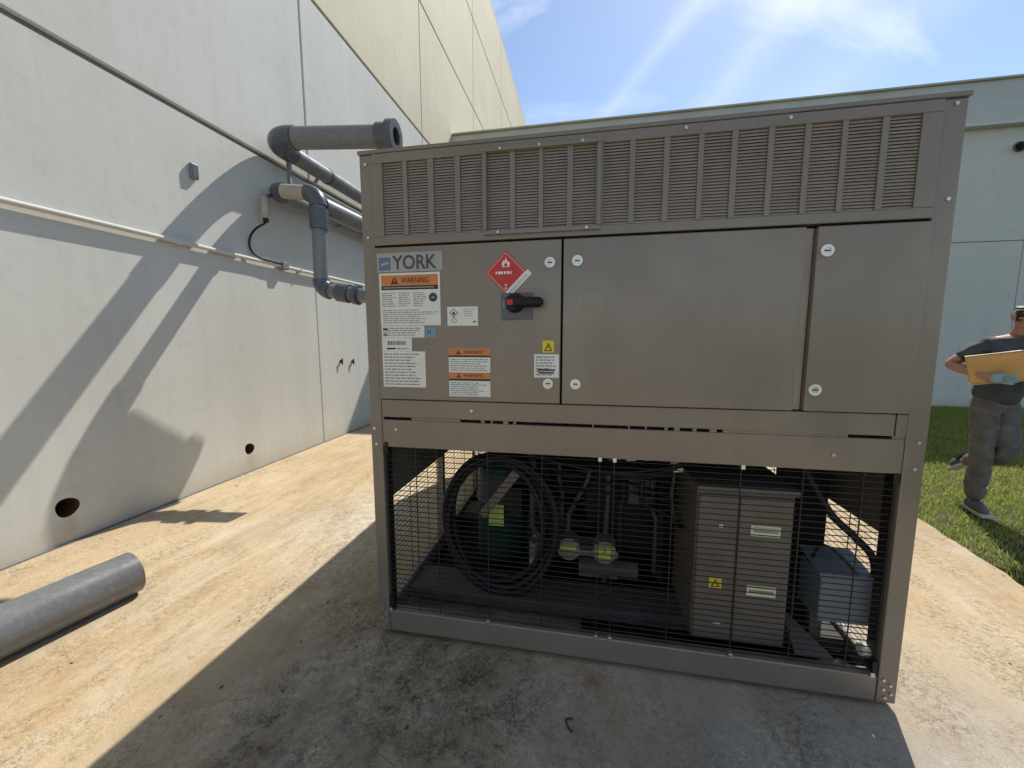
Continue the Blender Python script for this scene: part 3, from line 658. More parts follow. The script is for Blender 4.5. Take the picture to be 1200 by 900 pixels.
# fans on the roof
for fx in (0.6, 1.64):
    for fy in (0.75, 1.75, 2.65):
        f = part('roof_fan', lambda b: b.cyl((fx, fy, H + 0.014), (fx, fy, H + 0.16), 0.40, M['slat'], seg=28, inner=0.385))
        mb = MB()
        for kk in range(5):
            an = kk * 2 * math.pi / 5; c_, s_ = math.cos(an), math.sin(an)
            mb.obox((fx + c_ * 0.21, fy + s_ * 0.21, H + 0.07), (c_ * 0.16, s_ * 0.16, 0), (-s_ * 0.07, c_ * 0.07, 0.03), (0, 0, 0.003), M['dark'])
        mb.cyl((fx, fy, H + 0.03), (fx, fy, H + 0.11), 0.06, M['dark'], seg=14); mb.build('fan_blades', f)
# band below doors with slot strip
part('band_panel', lambda b: b.box((0.062, -0.004, 1.117), (2.130, 0.045, 1.200), u), 0.003)
part('band_panel', lambda b: b.box((2.1345, -0.004, 1.117), (2.1690, 0.045, 1.200), u), 0.003)
for (x0, x1) in ((0.0595, 0.066), (0.206, 0.442), (0.540, 0.556), (0.586, 0.594), (0.642, 0.665), (0.688, 0.700), (1.030, 1.036), (1.178, 1.184), (1.246, 1.252), (1.322, 1.336), (1.360, 1.382), (1.432, 1.446), (1.495, 1.522), (1.545, 1.985), (2.130, 2.1705)):
    part('slot_filler', lambda b: b.box((x0, 0.004, 1.1040), (x1, 0.04, 1.1165), u))
# doors
def door(x0, x1, lbl=None):
    return part('door', lambda b: b.box((x0, -0.014, 1.204), (x1, 0.045, 1.883), u), 0.004, label=lbl)
D1 = door(0.064, 0.8925, 'left door carrying the labels'); D2 = door(0.9005, 1.780, 'wide plain middle door'); D3 = door(1.818, 2.168)
part('door_mullion', lambda b: b.box((1.7815, 0.012, 1.204), (1.8165, 0.045, 1.883), M['slat']), 0.002)
part('door_mullion', lambda b: b.box((0.8930, 0.030, 1.204), (0.9000, 0.045, 1.883), M['dark']))
def latch(x, z, d, y=-0.0145):
    mb = MB(); mb.cyl((x, y - 0.010, z), (x, y, z), 0.0215, M['white_latch'], seg=20, inner=0.0125)
    mb.cyl((x, y - 0.007, z), (x, y - 0.0005, z), 0.0122, M['steel'], seg=16)
    mb.box((x - 0.009, y - 0.0085, z - 0.0025), (x + 0.009, y - 0.0072, z + 0.0025), M['ink']); mb.build('latch', d)
for x, z, d in ((0.846, 1.790, D1), (0.842, 1.291, D1), (0.957, 1.793, D2), (0.957, 1.291, D2), (1.848, 1.795, D3), (1.847, 1.287, D3)): latch(x, z, d)
# embossed square on the middle door and scuffs
mb = MB()
for a, b_, c, d in ((0.985, 1.598, 1.075, 1.601), (0.985, 1.677, 1.075, 1.680), (0.985, 1.601, 0.988, 1.677), (1.072, 1.601, 1.075, 1.677)):
    mb.box((a, -0.0155, b_), (c, -0.0142, d), u)
mb.build('embossed_square', D2)
# louvre panel
LZ0, LZ1 = 1.930, 2.238
cols = [(0.112, 0.207), (0.227, 0.321), (0.347, 0.442), (0.465, 0.560), (0.583, 0.677), (0.699, 0.797), (0.815, 0.911), (0.934, 1.024), (1.052, 1.150), (1.171, 1.275), (1.297, 1.398), (1.417, 1.512), (1.533, 1.634), (1.654, 1.752), (1.771, 1.869), (1.887, 1.990), (2.011, 2.107)]
LP = part('louvre_panel', lambda b: [b.box((0.062, -0.010, LZ1), (2.168, 0.04, H - 0.006), u), b.box((0.062, -0.010, 1.893), (2.168, 0.04, LZ0), u)], 0.003)
def mullions(b):
    xs = [0.062] + [c for ab in cols for c in ab] + [2.168]
    for i in range(0, len(xs), 2): b.box((xs[i], -0.0095, LZ0 + 0.0005), (xs[i + 1], 0.04, LZ1 - 0.0005), u)
part('louvre_mullions', mullions, 0.0, LP)
for (x0, x1) in cols:
    mb = MB(); n = 27; p = (LZ1 - LZ0) / n
    for i in range(n):
        z = LZ0 + (i + 0.5) * p
        dz = 0.0034; yo = -0.008
        mb.obox(((x0 + x1) / 2, yo + 0.007, z), ((x1 - x0) / 2 - 0.0004, 0, 0), (0, 0.0036, 0.0048), (0, -0.0008, 0.0006), M['slat'])
    o = mb.build('louvre_slats', LP); o['kind'] = 'stuff'
# proud access frame over four louvre columns
AF = part('access_frame', lambda b: [b.box((0.566, -0.022, LZ1 + 0.001), (1.044, -0.0105, LZ1 + 0.016), u), b.box((0.566, -0.022, 1.912), (1.044, -0.0105, LZ0 - 0.001), u),
     b.box((0.566, -0.022, LZ0), (0.581, -0.0105, LZ1), u), b.box((1.028, -0.022, LZ0), (1.044, -0.0105, LZ1), u)], 0.002)
def screw(x, z, y, r=0.0065, parent=CH):
    mb = MB(); mb.cyl((x, y - 0.005, z), (x, y, z), r, M['steel'], seg=10); mb.build('screw', parent)
for x, z in ((0.64, LZ1 + 0.008), (0.80, LZ1 + 0.008), (0.97, LZ1 + 0.008), (0.63, 1.920), (0.99, 1.920)): screw(x, z, -0.0222, 0.0055, AF)
for x, z in ((0.03, 2.24), (0.03, 1.93), (2.205, 2.262), (2.212, 1.955), (2.212, 1.095), (0.02, 1.06), (2.208, 0.995), (0.028, 0.985), (1.35, 2.262), (1.70, 2.262)): screw(x, z, -0.0002 if x < 0.1 or x > 2.1 else -0.0102)
for x, z in ((0.13, 1.06), (1.94, 1.035), (0.5, 1.16)): screw(x, z, 0.0008 if z < 1.1 else -0.0042)
for x, z in ((0.022, 0.14), (0.04, 0.115), (0.02, 0.09), (0.04, 0.075), (0.028, 0.055), (2.19, 0.125), (2.215, 0.105), (2.192, 0.085), (2.22, 0.068), (2.2, 0.05)): screw(x, z, -0.0002, 0.006)

# ---- labels on the left door
rng = random.Random(4); YL = -0.0148
mb = MB(); mb.box((0.075, -0.0165, 1.775), (0.382, -0.0142, 1.857), M['silver'])
mb.rect(0.084, 1.783, 0.140, 1.838, -0.0170, M['blue']); 
mb.poly_xz([(0.092, 1.800), (0.132, 1.812), (0.132, 1.820), (0.092, 1.812)], -0.0173, M['silver'])
put_text(mb, 'YORK', 0.148, 1.784, 0.356, 1.846, -0.0170, M['logo_ink'], 0.02)
mb.build('brand_plate', D1)
def warn_head(mb, x0, z0, x1, z1, y, txt=True):
    mb.rect(x0, z0, x1, z1, y, M['orange']); h = z1 - z0; w = x1 - x0
    cx = x0 + w * 0.24
    mb.poly_xz([(cx - h * .42, z0 + h * .14), (cx + h * .42, z0 + h * .14), (cx, z0 + h * .88)], y - 0.0004, M['ink'])
    mb.rect(cx - h * .05, z0 + h * .30, cx + h * .05, z0 + h * .62, y - 0.0007, M['orange'])
    if txt: put_text(mb, 'WARNING', x0 + w * 0.36, z0 + h * .22, x0 + w * 0.84, z0 + h * .78, y - 0.0004, M['ink'], 0.012)
mb = MB(); mb.box((0.082, YL - 0.0006, 1.540), (0.368, YL + 0.0006, 1.770), M['label'])
y = YL - 0.0010
warn_head(mb, 0.091, 1.716, 0.359, 1.761, y); mb.rect(0.091, 1.697, 0.359, 1.7155, y, M['ink'])
mb.rect(0.10, 1.7055, 0.34, 1.7075, y - 0.0004, M['label'])
mb.disc(0.335, 1.662, 0.020, y, M['navy']); mb.rect(0.328, 1.660, 0.342, 1.663, y - 0.0004, M['label'])
print_lines(mb, 0.092, 1.622, 0.165, 1.688, 7, y, M['print'], rng); print_lines(mb, 0.172, 1.622, 0.235, 1.688, 7, y, M['print'], rng); print_lines(mb, 0.242, 1.622, 0.305, 1.688, 7, y, M['print'], rng)
print_lines(mb, 0.095, 1.548, 0.355, 1.612, 7, y, M['print'], rng); mb.build('warning_label', D1)
def white_label(x0, z0, x1, z1, n, name='data_label', mats='print'):
    mb = MB(); mb.box((x0, YL - 0.0006, z0), (x1, YL + 0.0006, z1), M['label'])
    print_lines(mb, x0 + 0.008, z0 + 0.006, x1 - 0.008, z1 - 0.006, n, YL - 0.0010, M[mats], rng); return mb
mb = white_label(0.084, 1.4865, 0.290, 1.5385, 4); mb.rect(0.092, 1.520, 0.112, 1.527, YL - 0.0014, M['ink']); mb.rect(0.092, 1.495, 0.112, 1.502, YL - 0.0014, M['ink']); mb.build('data_label', D1)
mb = MB(); mb.box((0.084, YL - 0.0006, 1.4255), (0.228, YL + 0.0006, 1.4855), M['label'])
x = 0.112
while x < 0.196:
    w = rng.choice((0.0015, 0.003, 0.0045)); mb.rect(x, 1.453, x + w, 1.471, YL - 0.001, M['ink']); x += w + rng.choice((0.002, 0.0035))
mb.rect(0.106, 1.433, 0.150, 1.441, YL - 0.001, M['ink']); print_lines(mb, 0.155, 1.430, 0.215, 1.444, 1, YL - 0.001, M['print'], rng); mb.build('barcode_label', D1)
mb = white_label(0.084, 1.262, 0.291, 1.4245, 11); mb.build('data_label', D1)
mb = MB(); mb.box((0.296, YL - 0.0006, 1.487), (0.343, YL + 0.0006, 1.531), M['skyblue']); mb.rect(0.303, 1.500, 0.322, 1.520, YL - 0.001, M['box_grey']); mb.build('blue_sticker', D1)
mb = MB(); mb.box((0.399, YL - 0.0006, 1.537), (0.537, YL + 0.0006, 1.619), M['label'])
def dia(mb, cx, cz, r, y, m, m2, k=0.72):
    mb.poly_xz([(cx - r, cz), (cx, cz - r), (cx + r, cz), (cx, cz + r)], y, m); mb.poly_xz([(cx - r * k, cz), (cx, cz - r * k), (cx + r * k, cz), (cx, cz + r * k)], y - 0.0004, m2)
dia(mb, 0.428, 1.592, 0.021, YL - 0.001, M['print'], M['label']); mb.disc(0.428, 1.590, 0.007, YL - 0.0018, M['ink'], 10)
dia(mb, 0.430, 1.560, 0.014, YL - 0.0012, M['print'], M['label'])
mb.rect(0.515, 1.551, 0.528, 1.557, YL - 0.001, M['ink']); print_lines(mb, 0.475, 1.575, 0.530, 1.612, 4, YL - 0.001, M['print'], rng, 0.3); mb.build('hazard_label', D1)
mb = MB(); mb.box((0.401, YL - 0.0006, 1.226), (0.590, YL + 0.0006, 1.437), M['label'])
y = YL - 0.001
warn_head(mb, 0.401, 1.409, 0.590, 1.4365, y); mb.rect(0.401, 1.400, 0.590, 1.4085, y, M['ink'])
print_lines(mb, 0.408, 1.338, 0.584, 1.395, 6, y, M['print'], rng)
warn_head(mb, 0.401, 1.306, 0.590, 1.333, y); mb.rect(0.401, 1.296, 0.590, 1.3055, y, M['ink'])
print_lines(mb, 0.408, 1.230, 0.584, 1.291, 7, y, M['print'], rng); mb.build('warning_label', D1)
# red flammable diamond and its white strip
mb = MB(); cx, cz, r = 0.661, 1.757, 0.088
mb.poly_xz([(cx - r, cz), (cx, cz - r), (cx + r, cz), (cx, cz + r)], YL - 0.0008, M['red'])
k = 0.92
for i in range(4):
    pts = [(-1, 0), (0, -1), (1, 0), (0, 1)]; a = pts[i]; b_ = pts[(i + 1) % 4]
    mb.poly_xz([(cx + a[0] * r * k, cz + a[1] * r * k), (cx + b_[0] * r * k, cz + b_[1] * r * k), (cx + b_[0] * r * (k - .025), cz + b_[1] * r * (k - .025)), (cx + a[0] * r * (k - .025), cz + a[1] * r * (k - .025))], YL - 0.0012, M['label'])
mb.poly_xz([(cx - .014, cz + .022), (cx + .014, cz + .022), (cx + .018, cz + .036), (cx + .010, cz + .048), (cx + .007, cz + .040), (cx + .001, cz + .062), (cx - .006, cz + .046), (cx - .011, cz + .050), (cx - .018, cz + .036)], YL - 0.0014, M['label'])
mb.poly_xz([(cx - .006, cz + .024), (cx + .006, cz + .024), (cx + .007, cz + .031), (cx, cz + .041), (cx - .007, cz + .031)], YL - 0.0018, M['red'])
print_lines(mb, cx - .044, cz - .008, cx + .062, cz + .006, 1, YL - 0.0014, M['label'], rng, 0.8)
put_text(mb, '2', cx - .006, cz - .068, cx + .006, cz - .048, YL - 0.0014, M['label'], 0.01)
s2 = 0.7071
p = Vector((cx + 0.056, 0, cz - 0.044)); ux = Vector((s2, 0, s2)); uz = Vector((-s2, 0, s2))
q = [p - ux * .072 - uz * .013, p + ux * .064 - uz * .013, p + ux * .064 + uz * .013, p - ux * .072 + uz * .013]
mb.poly_xz([(v.x, v.z) for v in q], YL - 0.0022, M['label'])
for t in np.arange(-0.055, 0.05, 0.012):
    a = p + ux * t; mb.poly_xz([(a.x - .004, a.z - .001), (a.x + .001, a.z - .004), (a.x + .005, a.z), (a.x, a.z + .004)], YL - 0.0026, M['print'])
mb.build('flammable_diamond', D1)
# rotary disconnect handle
mb = MB(); mb.box((0.640, YL - 0.006, 1.560), (0.776, YL + 0.0005, 1.672), M['plate_grey'])
mb.rect(0.648, 1.610, 0.660, 1.640, YL - 0.0066, M['skyblue']); mb.rect(0.700, 1.664, 0.76, 1.671, YL - 0.0066, M['red']); mb.build('switch_plate', D1, bevel=0.002)
mb = MB(); mb.cyl((0.700, YL - 0.040, 1.630), (0.700, YL - 0.0065, 1.630), 0.034, M['black'], r1=0.042, seg=26)
mb.tube([(0.705, YL - 0.040, 1.630), (0.76, YL - 0.046, 1.629), (0.81, YL - 0.046, 1.628), (0.824, YL - 0.044, 1.628)], [0.024, 0.021, 0.021, 0.010], M['black'], 14)
mb.box((0.672, YL - 0.0415, 1.620), (0.722, YL - 0.0402, 1.642), M['red']); mb.build('switch_handle', D1)
mb = MB(); mb.box((0.818, YL - 0.0006, 1.422), (0.866, YL + 0.0006, 1.472), M['yellow'])
mb.poly_xz([(0.824, 1.428), (0.860, 1.428), (0.842, 1.465)], YL - 0.001, M['ink']); mb.poly_xz([(0.831, 1.432), (0.853, 1.432), (0.842, 1.455)], YL - 0.0014, M['yellow']); mb.poly_xz([(0.840, 1.434), (0.846, 1.444), (0.843, 1.444), (0.845, 1.452), (0.838, 1.442), (0.841, 1.442)], YL - 0.0018, M['ink']); mb.build('shock_sticker', D1)
mb = white_label(0.782, 1.316, 0.891 - 0.004, 1.415, 7); mb.rect(0.796, 1.345, 0.872, 1.352, YL - 0.0014, M['ink']); mb.rect(0.802, 1.333, 0.868, 1.339, YL - 0.0014, M['ink']); mb.build('notice_label', D1)

# ---- front cage mesh, two panels meeting near the middle
def grid_xz(x0, x1, z0, z1, y, vs, r=0.0023, pitch=0.0254):
    mb = MB(); z = z0
    while z <= z1 + 1e-6:
        mb.tube([(x0, y, z), (x1, y, z)], r, M['wire'], 4); z += pitch
    for x in vs: mb.tube([(x, y - 2 * r, z0), (x, y - 2 * r, z1)], r * 1.15, M['wire'], 4)
    return mb
for x0, x1, vs in ((0.064, 1.068, (0.066, 0.216, 0.320, 0.566, 0.815, 1.066)), (1.125, 2.166, (1.127, 1.368, 1.627, 1.853, 2.06, 2.164))):
    o = grid_xz(x0, x1, 0.142, 0.966, 0.022, vs).build('wire_mesh', CH); o['kind'] = 'stuff'
mb = MB(); z = 0.142
while z < 0.97: mb.tube([(1.068, 0.022, z), (1.125, 0.022, z)], 0.0019, M['wire'], 4); z += 0.0254
o = mb.build('wire_mesh', CH); o['kind'] = 'stuff'
for xs in (0.026, 2.214):
    mb = MB(); z = 0.150
    while z < 0.685: mb.tube([(xs, 0.075, z), (xs, L - 0.075, z)], 0.0019, M['wire'], 4); z += 0.0254
    for yy in np.arange(0.08, L - 0.07, 0.25): mb.tube([(xs + 0.004, yy, 0.14), (xs + 0.004, yy, 0.688)], 0.0022, M['wire'], 4)
    o = mb.build('wire_mesh', CH); o['kind'] = 'stuff'
for x, z in ((0.52, 0.967), (1.066, 0.967), (1.127, 0.967), (1.627, 0.967), (1.066, 0.139), (1.127, 0.139), (1.627, 0.139), (0.566, 0.139), (2.15, 0.139), (0.068, 0.139)):
    mb = MB(); mb.box((x - 0.008, -0.004, z - 0.010), (x + 0.008, 0.018, z + 0.010), M['steel']); mb.build('mesh_clip', CH, bevel=0.002)
for x, z0, z1 in ((0.075, 0.94, 0.995), (0.075, 0.14, 0.21), (2.155, 0.93, 0.975), (2.155, 0.14, 0.2)):
    mb = MB(); mb.box((x - 0.010, -0.003, z0), (x + 0.010, 0.015, z1), M['black']); mb.build('mesh_hinge', CH, bevel=0.003)

for x0, x1 in ((0.0585, 0.0655), (2.1645, 2.1715)):
    part('mesh_light_stop', lambda b: b.box((x0, 0.026, 0.136), (x1, 0.0705, 0.970), M['wire']))  # edge strips added to stop sun slipping past the corner posts
# ---- inside the cage
part('shade_base_sheet', lambda b: b.box((0.051, 0.46, 0.030), (2.189, L - 0.06, 0.049), M['dark']))  # added dark sheets that block stray sun and blacken the cage floor
part('shade_base_sheet', lambda b: b.box((1.0, 0.052, 0.030), (2.189, 0.228, 0.048), M['dark']))
part('rear_panel', lambda b: b.box((0.0595, L - 0.04, 0.137), (2.1705, L - 0.003, 0.698), M['dark']), 0.003)  # added dark sheet closing the lower rear to keep the cage dark
part('shade_bulkhead', lambda b: b.box((0.80, 2.75, 0.112), (2.188, 2.77, 0.984), M['dark']))  # added dark screen behind the machinery, deepening the cage interior
EN = part('drive_enclosure', lambda b: b.box((1.495, 0.125, 0.112), (1.885, 0.52, 0.815), M['enclosure']), 0.006)
part('enclosure_cover', lambda b: b.box((1.502, 0.112, 0.120), (1.666, 0.1245, 0.800), M['enclosure']), 0.004, EN)
part('enclosure_cover', lambda b: b.box((1.669, 0.112, 0.120), (1.878, 0.1245, 0.800), M['enclosure']), 0.004, EN)
part('enclosure_lid', lambda b: b.box((1.488, 0.098, 0.816), (1.892, 0.53, 0.842), M['enclosure']), 0.005, EN)
for z in (0.652, 0.375):
    mb = MB(); mb.box((1.716, 0.1105, z - 0.024), (1.832, 0.1118, z + 0.024), M['cream_label']); mb.rect(1.724, z - 0.006, 1.824, z + 0.004, 0.1101, M['print']); mb.rect(1.724, z + 0.014, 1.824, z + 0.017, 0.1101, M['print']); mb.build('enclosure_label', EN)
mb = MB(); mb.box((1.560, 0.1105, 0.368), (1.612, 0.1118, 0.418), M['yellow']); mb.poly_xz([(1.566, 0.374), (1.606, 0.374), (1.586, 0.411)], 0.1101, M['ink']); mb.poly_xz([(1.575, 0.379), (1.597, 0.379), (1.586, 0.400)], 0.1097, M['yellow']); mb.build('shock_sticker', EN)
mb = MB(); mb.box((1.588, 0.1105, 0.655), (1.604, 0.1118, 0.668), M['label']); mb.build('small_sticker', EN)
mb = MB(); mb.box((1.588, 0.1105, 0.198), (1.618, 0.1118, 0.204), M['label']); mb.build('small_sticker', EN)
GB = part('terminal_box', lambda b: b.box((1.978, 0.0715, 0.295), (2.1712, 0.235, 0.500), M['box_grey']), 0.005)
mb = MB(); lv = [(1.972, 0.0712, 0.501), (2.1714, 0.0712, 0.501), (2.1714, 0.24, 0.535), (1.972, 0.24, 0.535)]
mb.add(lv + [(a, b_, c_ + 0.008) for a, b_, c_ in lv], [(0, 3, 2, 1), (4, 5, 6, 7), (0, 1, 5, 4), (1, 2, 6, 5), (2, 3, 7, 6), (3, 0, 4, 7)], M['box_grey']); mb.build('box_lid', GB)
part('box_bracket', lambda b: b.box((2.02, 0.20, 0.12), (2.07, 0.23, 0.294), M['frame_dark']), 0.003)
part('shade_baffle', lambda b: b.box((1.887, 0.30, 0.112), (2.105, 0.315, 0.984), M['dark']))  # dark sheet added for the black gap beside the drive enclosure
mb = MB(); mb.tube(smooth_path([(1.915, 0.14, 0.945), (1.935, 0.12, 0.885), (2.01, 0.10, 0.755), (2.09, 0.09, 0.675), (2.155, 0.085, 0.605), (2.178, 0.085, 0.53), (2.168, 0.085, 0.455)]), 0.0145, M['black'], 12); mb.build('cable_conduit', CH)
mb = MB(); mb.tube(smooth_path([(1.985, 0.16, 0.525), (1.995, 0.13, 0.60), (2.03, 0.11, 0.60), (2.10, 0.09, 0.53), (2.155, 0.08, 0.45)]), 0.006, M['black'], 8); mb.build('cable_conduit', CH)
part('base_gusset', lambda b: b.add([(1.90, 0.06, 0.136), (2.04, 0.06, 0.136), (1.90, 0.20, 0.24), (1.90, 0.06, 0.15), (2.04, 0.06, 0.15), (1.90, 0.20, 0.255)], [(0, 1, 2), (3, 5, 4), (0, 3, 4, 1), (1, 4, 5, 2), (2, 5, 3, 0)], M['frame_dark']), recalc=True)
part('lug', lambda b: b.cyl((2.135, 0.06, 0.20), (2.165, 0.06, 0.20), 0.024, M['label'], seg=12))
for k_, (x, y_, z_) in enumerate(((2.02, 0.10, 0.115), (2.07, 0.08, 0.118), (2.05, 0.13, 0.112))):
    part('loose_tie', lambda b: b.obox((x, y_, z_), (0.012, 0.004 * k_, 0), (-0.002, 0.005, 0), (0, 0, 0.003), M['label']))
# coil of black cable
mb = MB()
for k, (rx, rz, oy, ox, oz) in enumerate(((0.300, 0.375, 0.0, 0, 0), (0.275, 0.352, 0.020, 0.004, 0.004), (0.312, 0.385, 0.040, -0.004, -0.004), (0.288, 0.350, 0.060, -0.012, 0.012), (0.258, 0.335, 0.012, -0.020, 0.006), (0.270, 0.362, 0.050, -0.026, -0.004))):
    P = [(0.565 + ox + rx * math.cos(a) * (1 + 0.02 * math.sin(3 * a + k)), 0.25 + oy + 0.02 * math.sin(2 * a + k), 0.50 + oz + rz * math.sin(a)) for a in np.linspace(0.3 * k, 2 * math.pi + 0.3 * k, 44)]
    mb.tube(P, 0.0150, M['black'], 10)
mb.build('cable_coil', CH)
# compressors
def compressor(cx, cy):
    c = part('compressor', lambda b: b.lathe((cx, cy, 0.12), [(0.0, 0.0), (0.15, 0.0), (0.165, 0.04), (0.165, 0.36), (0.172, 0.365), (0.172, 0.395), (0.165, 0.40), (0.165, 0.50), (0.15, 0.57), (0.11, 0.62), (0.05, 0.64), (0.0, 0.645)], M['compressor'], 28))
    mb = MB(); mb.box((cx - 0.055, cy - 0.176, 0.37), (cx + 0.035, cy - 0.168, 0.50), M['lime']); print_lines(mb, cx - 0.045, 0.385, cx + 0.03, 0.49, 6, cy - 0.1765, M['print'], rng); mb.build('compressor_label', c)
    mb = MB(); mb.box((cx + 0.06, cy - 0.21, 0.45), (cx + 0.15, cy - 0.13, 0.62), M['black']); mb.build('terminal_cover', c)
    for k in range(4):
        a = k * math.pi / 2 + 0.785
        mb = MB(); mb.cyl((cx + 0.15 * math.cos(a), cy + 0.15 * math.sin(a), 0.108), (cx + 0.15 * math.cos(a), cy + 0.15 * math.sin(a), 0.135), 0.025, M['black'], seg=10); mb.build('mount', c)
for cx, cy in ((0.50, 0.68), (0.50, 1.30), (0.50, 1.95)): compressor(cx, cy)
mb = MB(); mb.obox((0.545, 0.42, 0.625), (0.115, 0, 0.155), (0, 0.012, 0), (-0.020, 0, 0.015), u); mb.build('bracket_strap', CH)
part('evaporator', lambda b: b.cyl((1.30, 0.62, 0.50), (1.30, 2.70, 0.50), 0.29, M['black'], seg=30))
part('evaporator', lambda b: b.cyl((1.86, 0.75, 0.42), (1.86, 2.70, 0.42), 0.26, M['black'], seg=30))
part('receiver', lambda b: b.cyl((0.92, 0.95, 0.42), (0.92, 2.70, 0.42), 0.14, M['black'], seg=24))
part('pump_plinth', lambda b: b.box((0.98, 0.50, 0.112), (1.20, 0.60, 0.30), M['slat']), 0.004)
for z, xx in ((0.155, 0.0), (0.86, 0.1)):
    pass
def pipe(pts, r, m, name='refrigerant_line'):
    mb = MB(); q = [Vector(pts[0])]
    for i in range(1, len(pts) - 1): q += bend(pts[i - 1], pts[i], pts[i + 1], r * 2.4, 6)
    q.append(Vector(pts[-1])); mb.tube(q, r, m, 12); return mb.build(name, CH)
pipe([(0.66, 0.60, 0.86), (0.72, 0.45, 0.80), (0.72, 0.42, 0.42), (0.82, 0.42, 0.33), (1.15, 0.44, 0.33)], 0.018, M['copper'])
pipe([(1.06, 0.50, 0.95), (1.02, 0.48, 0.70), (0.92, 0.46, 0.50), (0.915, 0.44, 0.36)], 0.014, M['copper'])
pipe([(1.14, 0.50, 0.95), (1.13, 0.48, 0.55), (1.12, 0.46, 0.35)], 0.016, M['copper'])
pipe([(0.62, 0.9, 0.78), (0.95, 0.7, 0.80), (1.45, 0.7, 0.80)], 0.028, M['black'])
pipe([(1.05, 0.46, 0.33), (1.14, 0.46, 0.20), (1.12, 0.46, 0.12)], 0.016, M['copper'])
pipe([(1.30, 0.42, 0.93), (1.30, 0.40, 0.62), (1.44, 0.40, 0.56), (1.48, 0.3, 0.55)], 0.014, M['black'])
pipe([(1.46, 0.35, 0.92), (1.43, 0.33, 0.70), (1.46, 0.35, 0.55)], 0.010, M['copper'])
part('valve_body', lambda b: b.cyl((0.735, 0.40, 0.115), (0.735, 0.40, 0.36), 0.030, M['brass'], seg=14))
mb = MB(); mb.box((0.712, 0.364, 0.225), (0.758, 0.3695, 0.272), M['label']); mb.disc(0.735, 0.248, 0.012, 0.3635, M['ink'], 12); mb.build('valve_tag', CH)
part('support_leg', lambda b: b.box((0.715, 0.46, 0.112), (0.765, 0.50, 0.36), M['slat']), 0.003)
for x, two in ((0.925, False), (1.115, True)):
    v = part('valve_actuator', lambda b: b.cyl((x, 0.36, 0.345), (x, 0.45, 0.345), 0.062, M['brass'], seg=22))
    mb = MB(); mb.box((x - 0.045, 0.357, 0.345), (x + (-0.005 if two else 0.04), 0.3595, 0.37), M['lime'])
    if two: mb.box((x + 0.005, 0.357, 0.345), (x + 0.045, 0.3595, 0.372), M['lime']); mb.box((x - 0.04, 0.357, 0.315), (x + 0.04, 0.3595, 0.338), M['lime'])
    mb.build('valve_label', v)
for (x0, y0, z0, x1, z1, rr, mm) in ((0.78, 0.56, 0.95, 0.80, 0.20, 0.022, 'black'), (0.86, 0.52, 0.95, 0.88, 0.40, 0.012, 'copper'), (1.22, 0.50, 0.95, 1.20, 0.30, 0.020, 'black'), (1.36, 0.46, 0.95, 1.38, 0.22, 0.012, 'copper'), (1.42, 0.52, 0.95, 1.42, 0.15, 0.026, 'black'), (0.70, 0.62, 0.95, 0.69, 0.15, 0.030, 'black')):
    pipe([(x0, y0, z0), (x0, y0, (z0 + z1) / 2), (x1, y0 - 0.03, (z0 + z1) / 2 - 0.06), (x1, y0 - 0.03, z1)], rr, M[mm])
for k in range(6):
    zz = 0.62 + 0.05 * k
    mb = MB(); mb.tube(smooth_path([(0.72, 0.50, zz), (0.95, 0.44 + 0.02 * k, zz - 0.05 + 0.02 * (k % 3)), (1.2, 0.47, zz + 0.03), (1.48, 0.42, zz - 0.03 * (k % 2))]), 0.007 + 0.002 * (k % 2), M['black'], 8); mb.build('wiring', CH)
part('junction_box', lambda b: b.box((1.24, 0.47, 0.58), (1.38, 0.55, 0.72), M['frame_dark']), 0.004)
part('filter_drier', lambda b: b.cyl((0.98, 0.47, 0.20), (1.30, 0.47, 0.20), 0.045, M['frame_dark'], seg=18))
# bundles of wiring under the cabinet floor
for k in range(7):
    x0 = 1.10 + 0.04 * k; yy = 0.12 + 0.03 * k
    mb = MB(); mb.tube(smooth_path([(0.55 + 0.06 * k, yy + 0.1, 0.95), (0.9 + 0.05 * k, yy, 0.90 - 0.012 * k), (1.15 + 0.03 * k, yy, 0.875 - 0.02 * (k % 3)), (1.40, yy + 0.05, 0.90 - 0.025 * (k % 4)), (1.50, yy + 0.1, 0.94)]), 0.009, M['black'], 8); mb.build('wiring', CH)
for x, z in ((1.15, 0.915), (1.22, 0.912), (1.30, 0.918), (1.42, 0.905), (1.43, 0.870)):  # white chips standing in for bright glints on lit pipes
    mb = MB(); mb.obox((x, 0.22, z), (0.022, 0, 0.002), (0, 0.012, 0), (0, 0, 0.008), M['label']); mb.build('glint_chip', CH)

